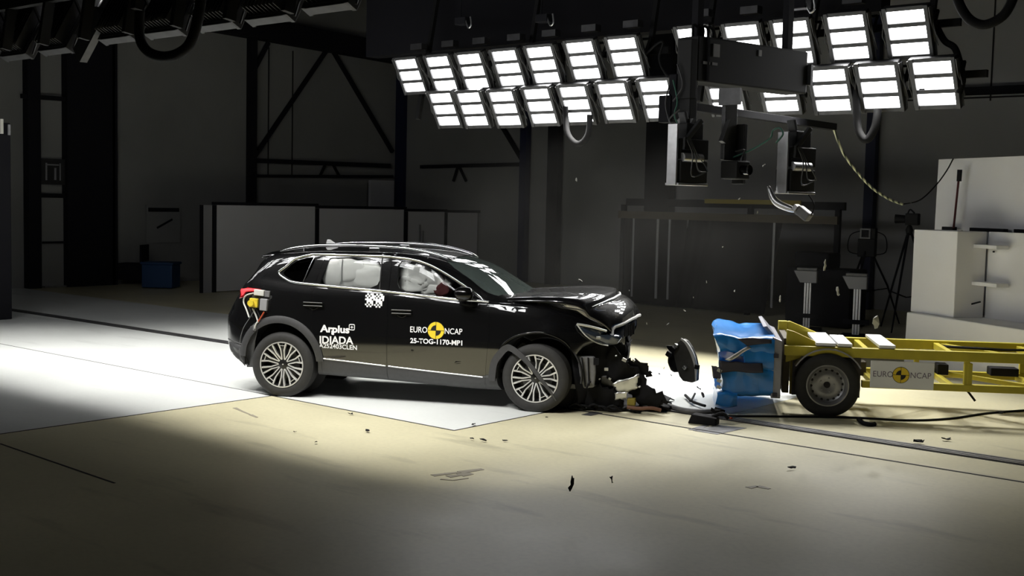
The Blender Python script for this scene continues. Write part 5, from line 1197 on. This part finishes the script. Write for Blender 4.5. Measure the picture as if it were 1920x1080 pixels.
fl = [(657, 779, .07, 'near the white floor edge'), (688, 811, .08, 'below the white floor edge'), (553, 812, .04, 'on the beige floor at the left'), (593, 833, .06, 'on the beige floor behind the smear'), (888, 799, .07, 'beside the white floor corner'), (886, 826, .06, 'in front of the front wheel, leftmost'), (905, 829, .09, 'in front of the front wheel, middle'), (946, 829, .06, 'in front of the front wheel, right'), (1025, 785, .05, 'right of the front wheel by the joint'), (1180, 773, .08, 'near the rail below the torn bumper'), (1194, 772, .07, 'near the rail, right of its twin'), (1880, 778, .12, 'on the floor at the right edge'), (1775, 827, .10, 'on the floor below the trolley frame'), (1725, 832, .12, 'beside the guide rail at the right'), (1484, 881, .08, 'on the grey floor in the middle right')]
for u, v, s, wh in fl:
    p = pZ(u, v); shard('floor_scrap', (p.x, p.y, s * .14 + .01), s, 'torn_plastic', 'small black scrap lying ' + wh, 'scrap', (0, 0, u), 'black scraps on the floor')
# larger fallen parts by the rail
def fallen(pix, r_, name, m, label, cat, z=.03, n=16):
    pts = [pZ(u, v, z) for u, v in pix]; o = MB().tube(crv(pts, n), r_, 8).build(name, m, None, smooth=50, at=pts[0]); return tag(o, label, cat)
q = pZ(1318, 785, .05); r = thing('rubber_block', 'black rubber block lying beside the guide rail', 'block', q, .25)
MB().prism([(-.14, -.08, -.05), (.16, -.08, -.05), (.16, -.08, .03), (-.10, -.08, .05)], (0, .14, 0)).build('block', 'torn_plastic', r, bevel=.012); MB().tube(crv([(.1, 0, .03), (.2, .02, .07), (.26, .03, .02)], 8), .02, 8).build('stub', 'torn_plastic', r)
q = pZ(1347, 773, .05); shard('rubber_scrap', q, .16, 'torn_plastic', 'black torn scrap right of the rubber block', 'scrap', (.3, .2, .4), thin=.5)
fallen([(1240, 755), (1275, 768), (1310, 772), (1340, 771)], .03, 'torn_strip', 'grey_plastic', 'dark grey torn strip lying along the rail in front of the car', 'strip')
fallen([(1285, 741), (1297, 752), (1312, 758), (1322, 761)], .016, 'torn_rod', 'torn_plastic', 'thin black torn rod standing out left of the barrier', 'rod', .04)
fallen([(1303, 738), (1298, 748), (1294, 752)], .012, 'torn_rod', 'torn_plastic', 'short black twig-like scrap beside the torn rod', 'rod', .06)
fallen([(1118, 765), (1150, 768), (1175, 766), (1200, 771)], .025, 'torn_strip', 'torn_plastic', 'black torn strip under the crushed front', 'strip')
fallen([(1610, 786), (1618, 793), (1630, 796), (1640, 795)], .025, 'rubber_hook', 'torn_plastic', 'black curved rubber hook on the floor behind the trolley wheel', 'scrap', .02)
fallen([(1350, 780), (1480, 781), (1600, 783), (1700, 788), (1780, 785), (1850, 775), (1925, 769)], .012, 'floor_cable', 'cable', 'thin black cable lying on the floor under the trolley', 'cable', .012, 40)
fallen([(1360, 778), (1365, 782), (1372, 785)], .012, 'red_wire', 'cable_red', 'short red wire scrap left of the trolley wheel', 'wire', .02)

# ------------------------------------------------------------------ dust hanging over the crash
vm = bpy.data.materials.new('dust'); vm.use_nodes = True; nt = vm.node_tree
for n in list(nt.nodes):
    if n.type != 'OUTPUT_MATERIAL': nt.nodes.remove(n)
pv = nt.nodes.new('ShaderNodeVolumePrincipled'); pv.inputs['Color'].default_value = (.8, .79, .74, 1); pv.inputs['Anisotropy'].default_value = .2
tc = nt.nodes.new('ShaderNodeTexCoord'); nz = nt.nodes.new('ShaderNodeTexNoise'); nz.inputs['Scale'].default_value = .9; nz.inputs['Detail'].default_value = 3
gr = nt.nodes.new('ShaderNodeTexGradient'); gr.gradient_type = 'SPHERICAL'; mp = nt.nodes.new('ShaderNodeMapping'); mp.inputs['Scale'].default_value = (1 / 3.4, 1 / 2.3, 1 / 2.0)
L_ = nt.links.new; L_(tc.outputs['Object'], mp.inputs[0]); L_(mp.outputs[0], gr.inputs[0]); L_(tc.outputs['Object'], nz.inputs['Vector'])
rm = nt.nodes.new('ShaderNodeMapRange'); rm.inputs[1].default_value = .35; rm.inputs[2].default_value = .7; L_(nz.outputs['Fac'], rm.inputs[0])
m1 = nt.nodes.new('ShaderNodeMath'); m1.operation = 'MULTIPLY'; L_(gr.outputs['Fac'], m1.inputs[0]); L_(rm.outputs[0], m1.inputs[1])
m2 = nt.nodes.new('ShaderNodeMath'); m2.operation = 'MULTIPLY'; m2.inputs[1].default_value = .02; L_(m1.outputs[0], m2.inputs[0]); L_(m2.outputs[0], pv.inputs['Density'])
L_(pv.outputs[0], nt.nodes['Material Output'].inputs['Volume']); MATS['dust'] = vm
b = MB().lathe([(.0001, -2.0)] + [(math.cos(R_(a)), 2.0 * math.sin(R_(a))) for a in range(-75, 76, 15)] + [(.0001, 2.0)], 24)
b.v = [(x * 3.4, y * 2.3, z) for x, y, z in b.v]
dust = b.build('dust_cloud', 'dust', None); dust.location = (-9.1, 13.5, 1.5); dust.rotation_euler = (0, 0, .2)
tag(dust, 'thin grey dust cloud hanging behind the crushed bonnet', 'dust'); dust['kind'] = 'stuff'
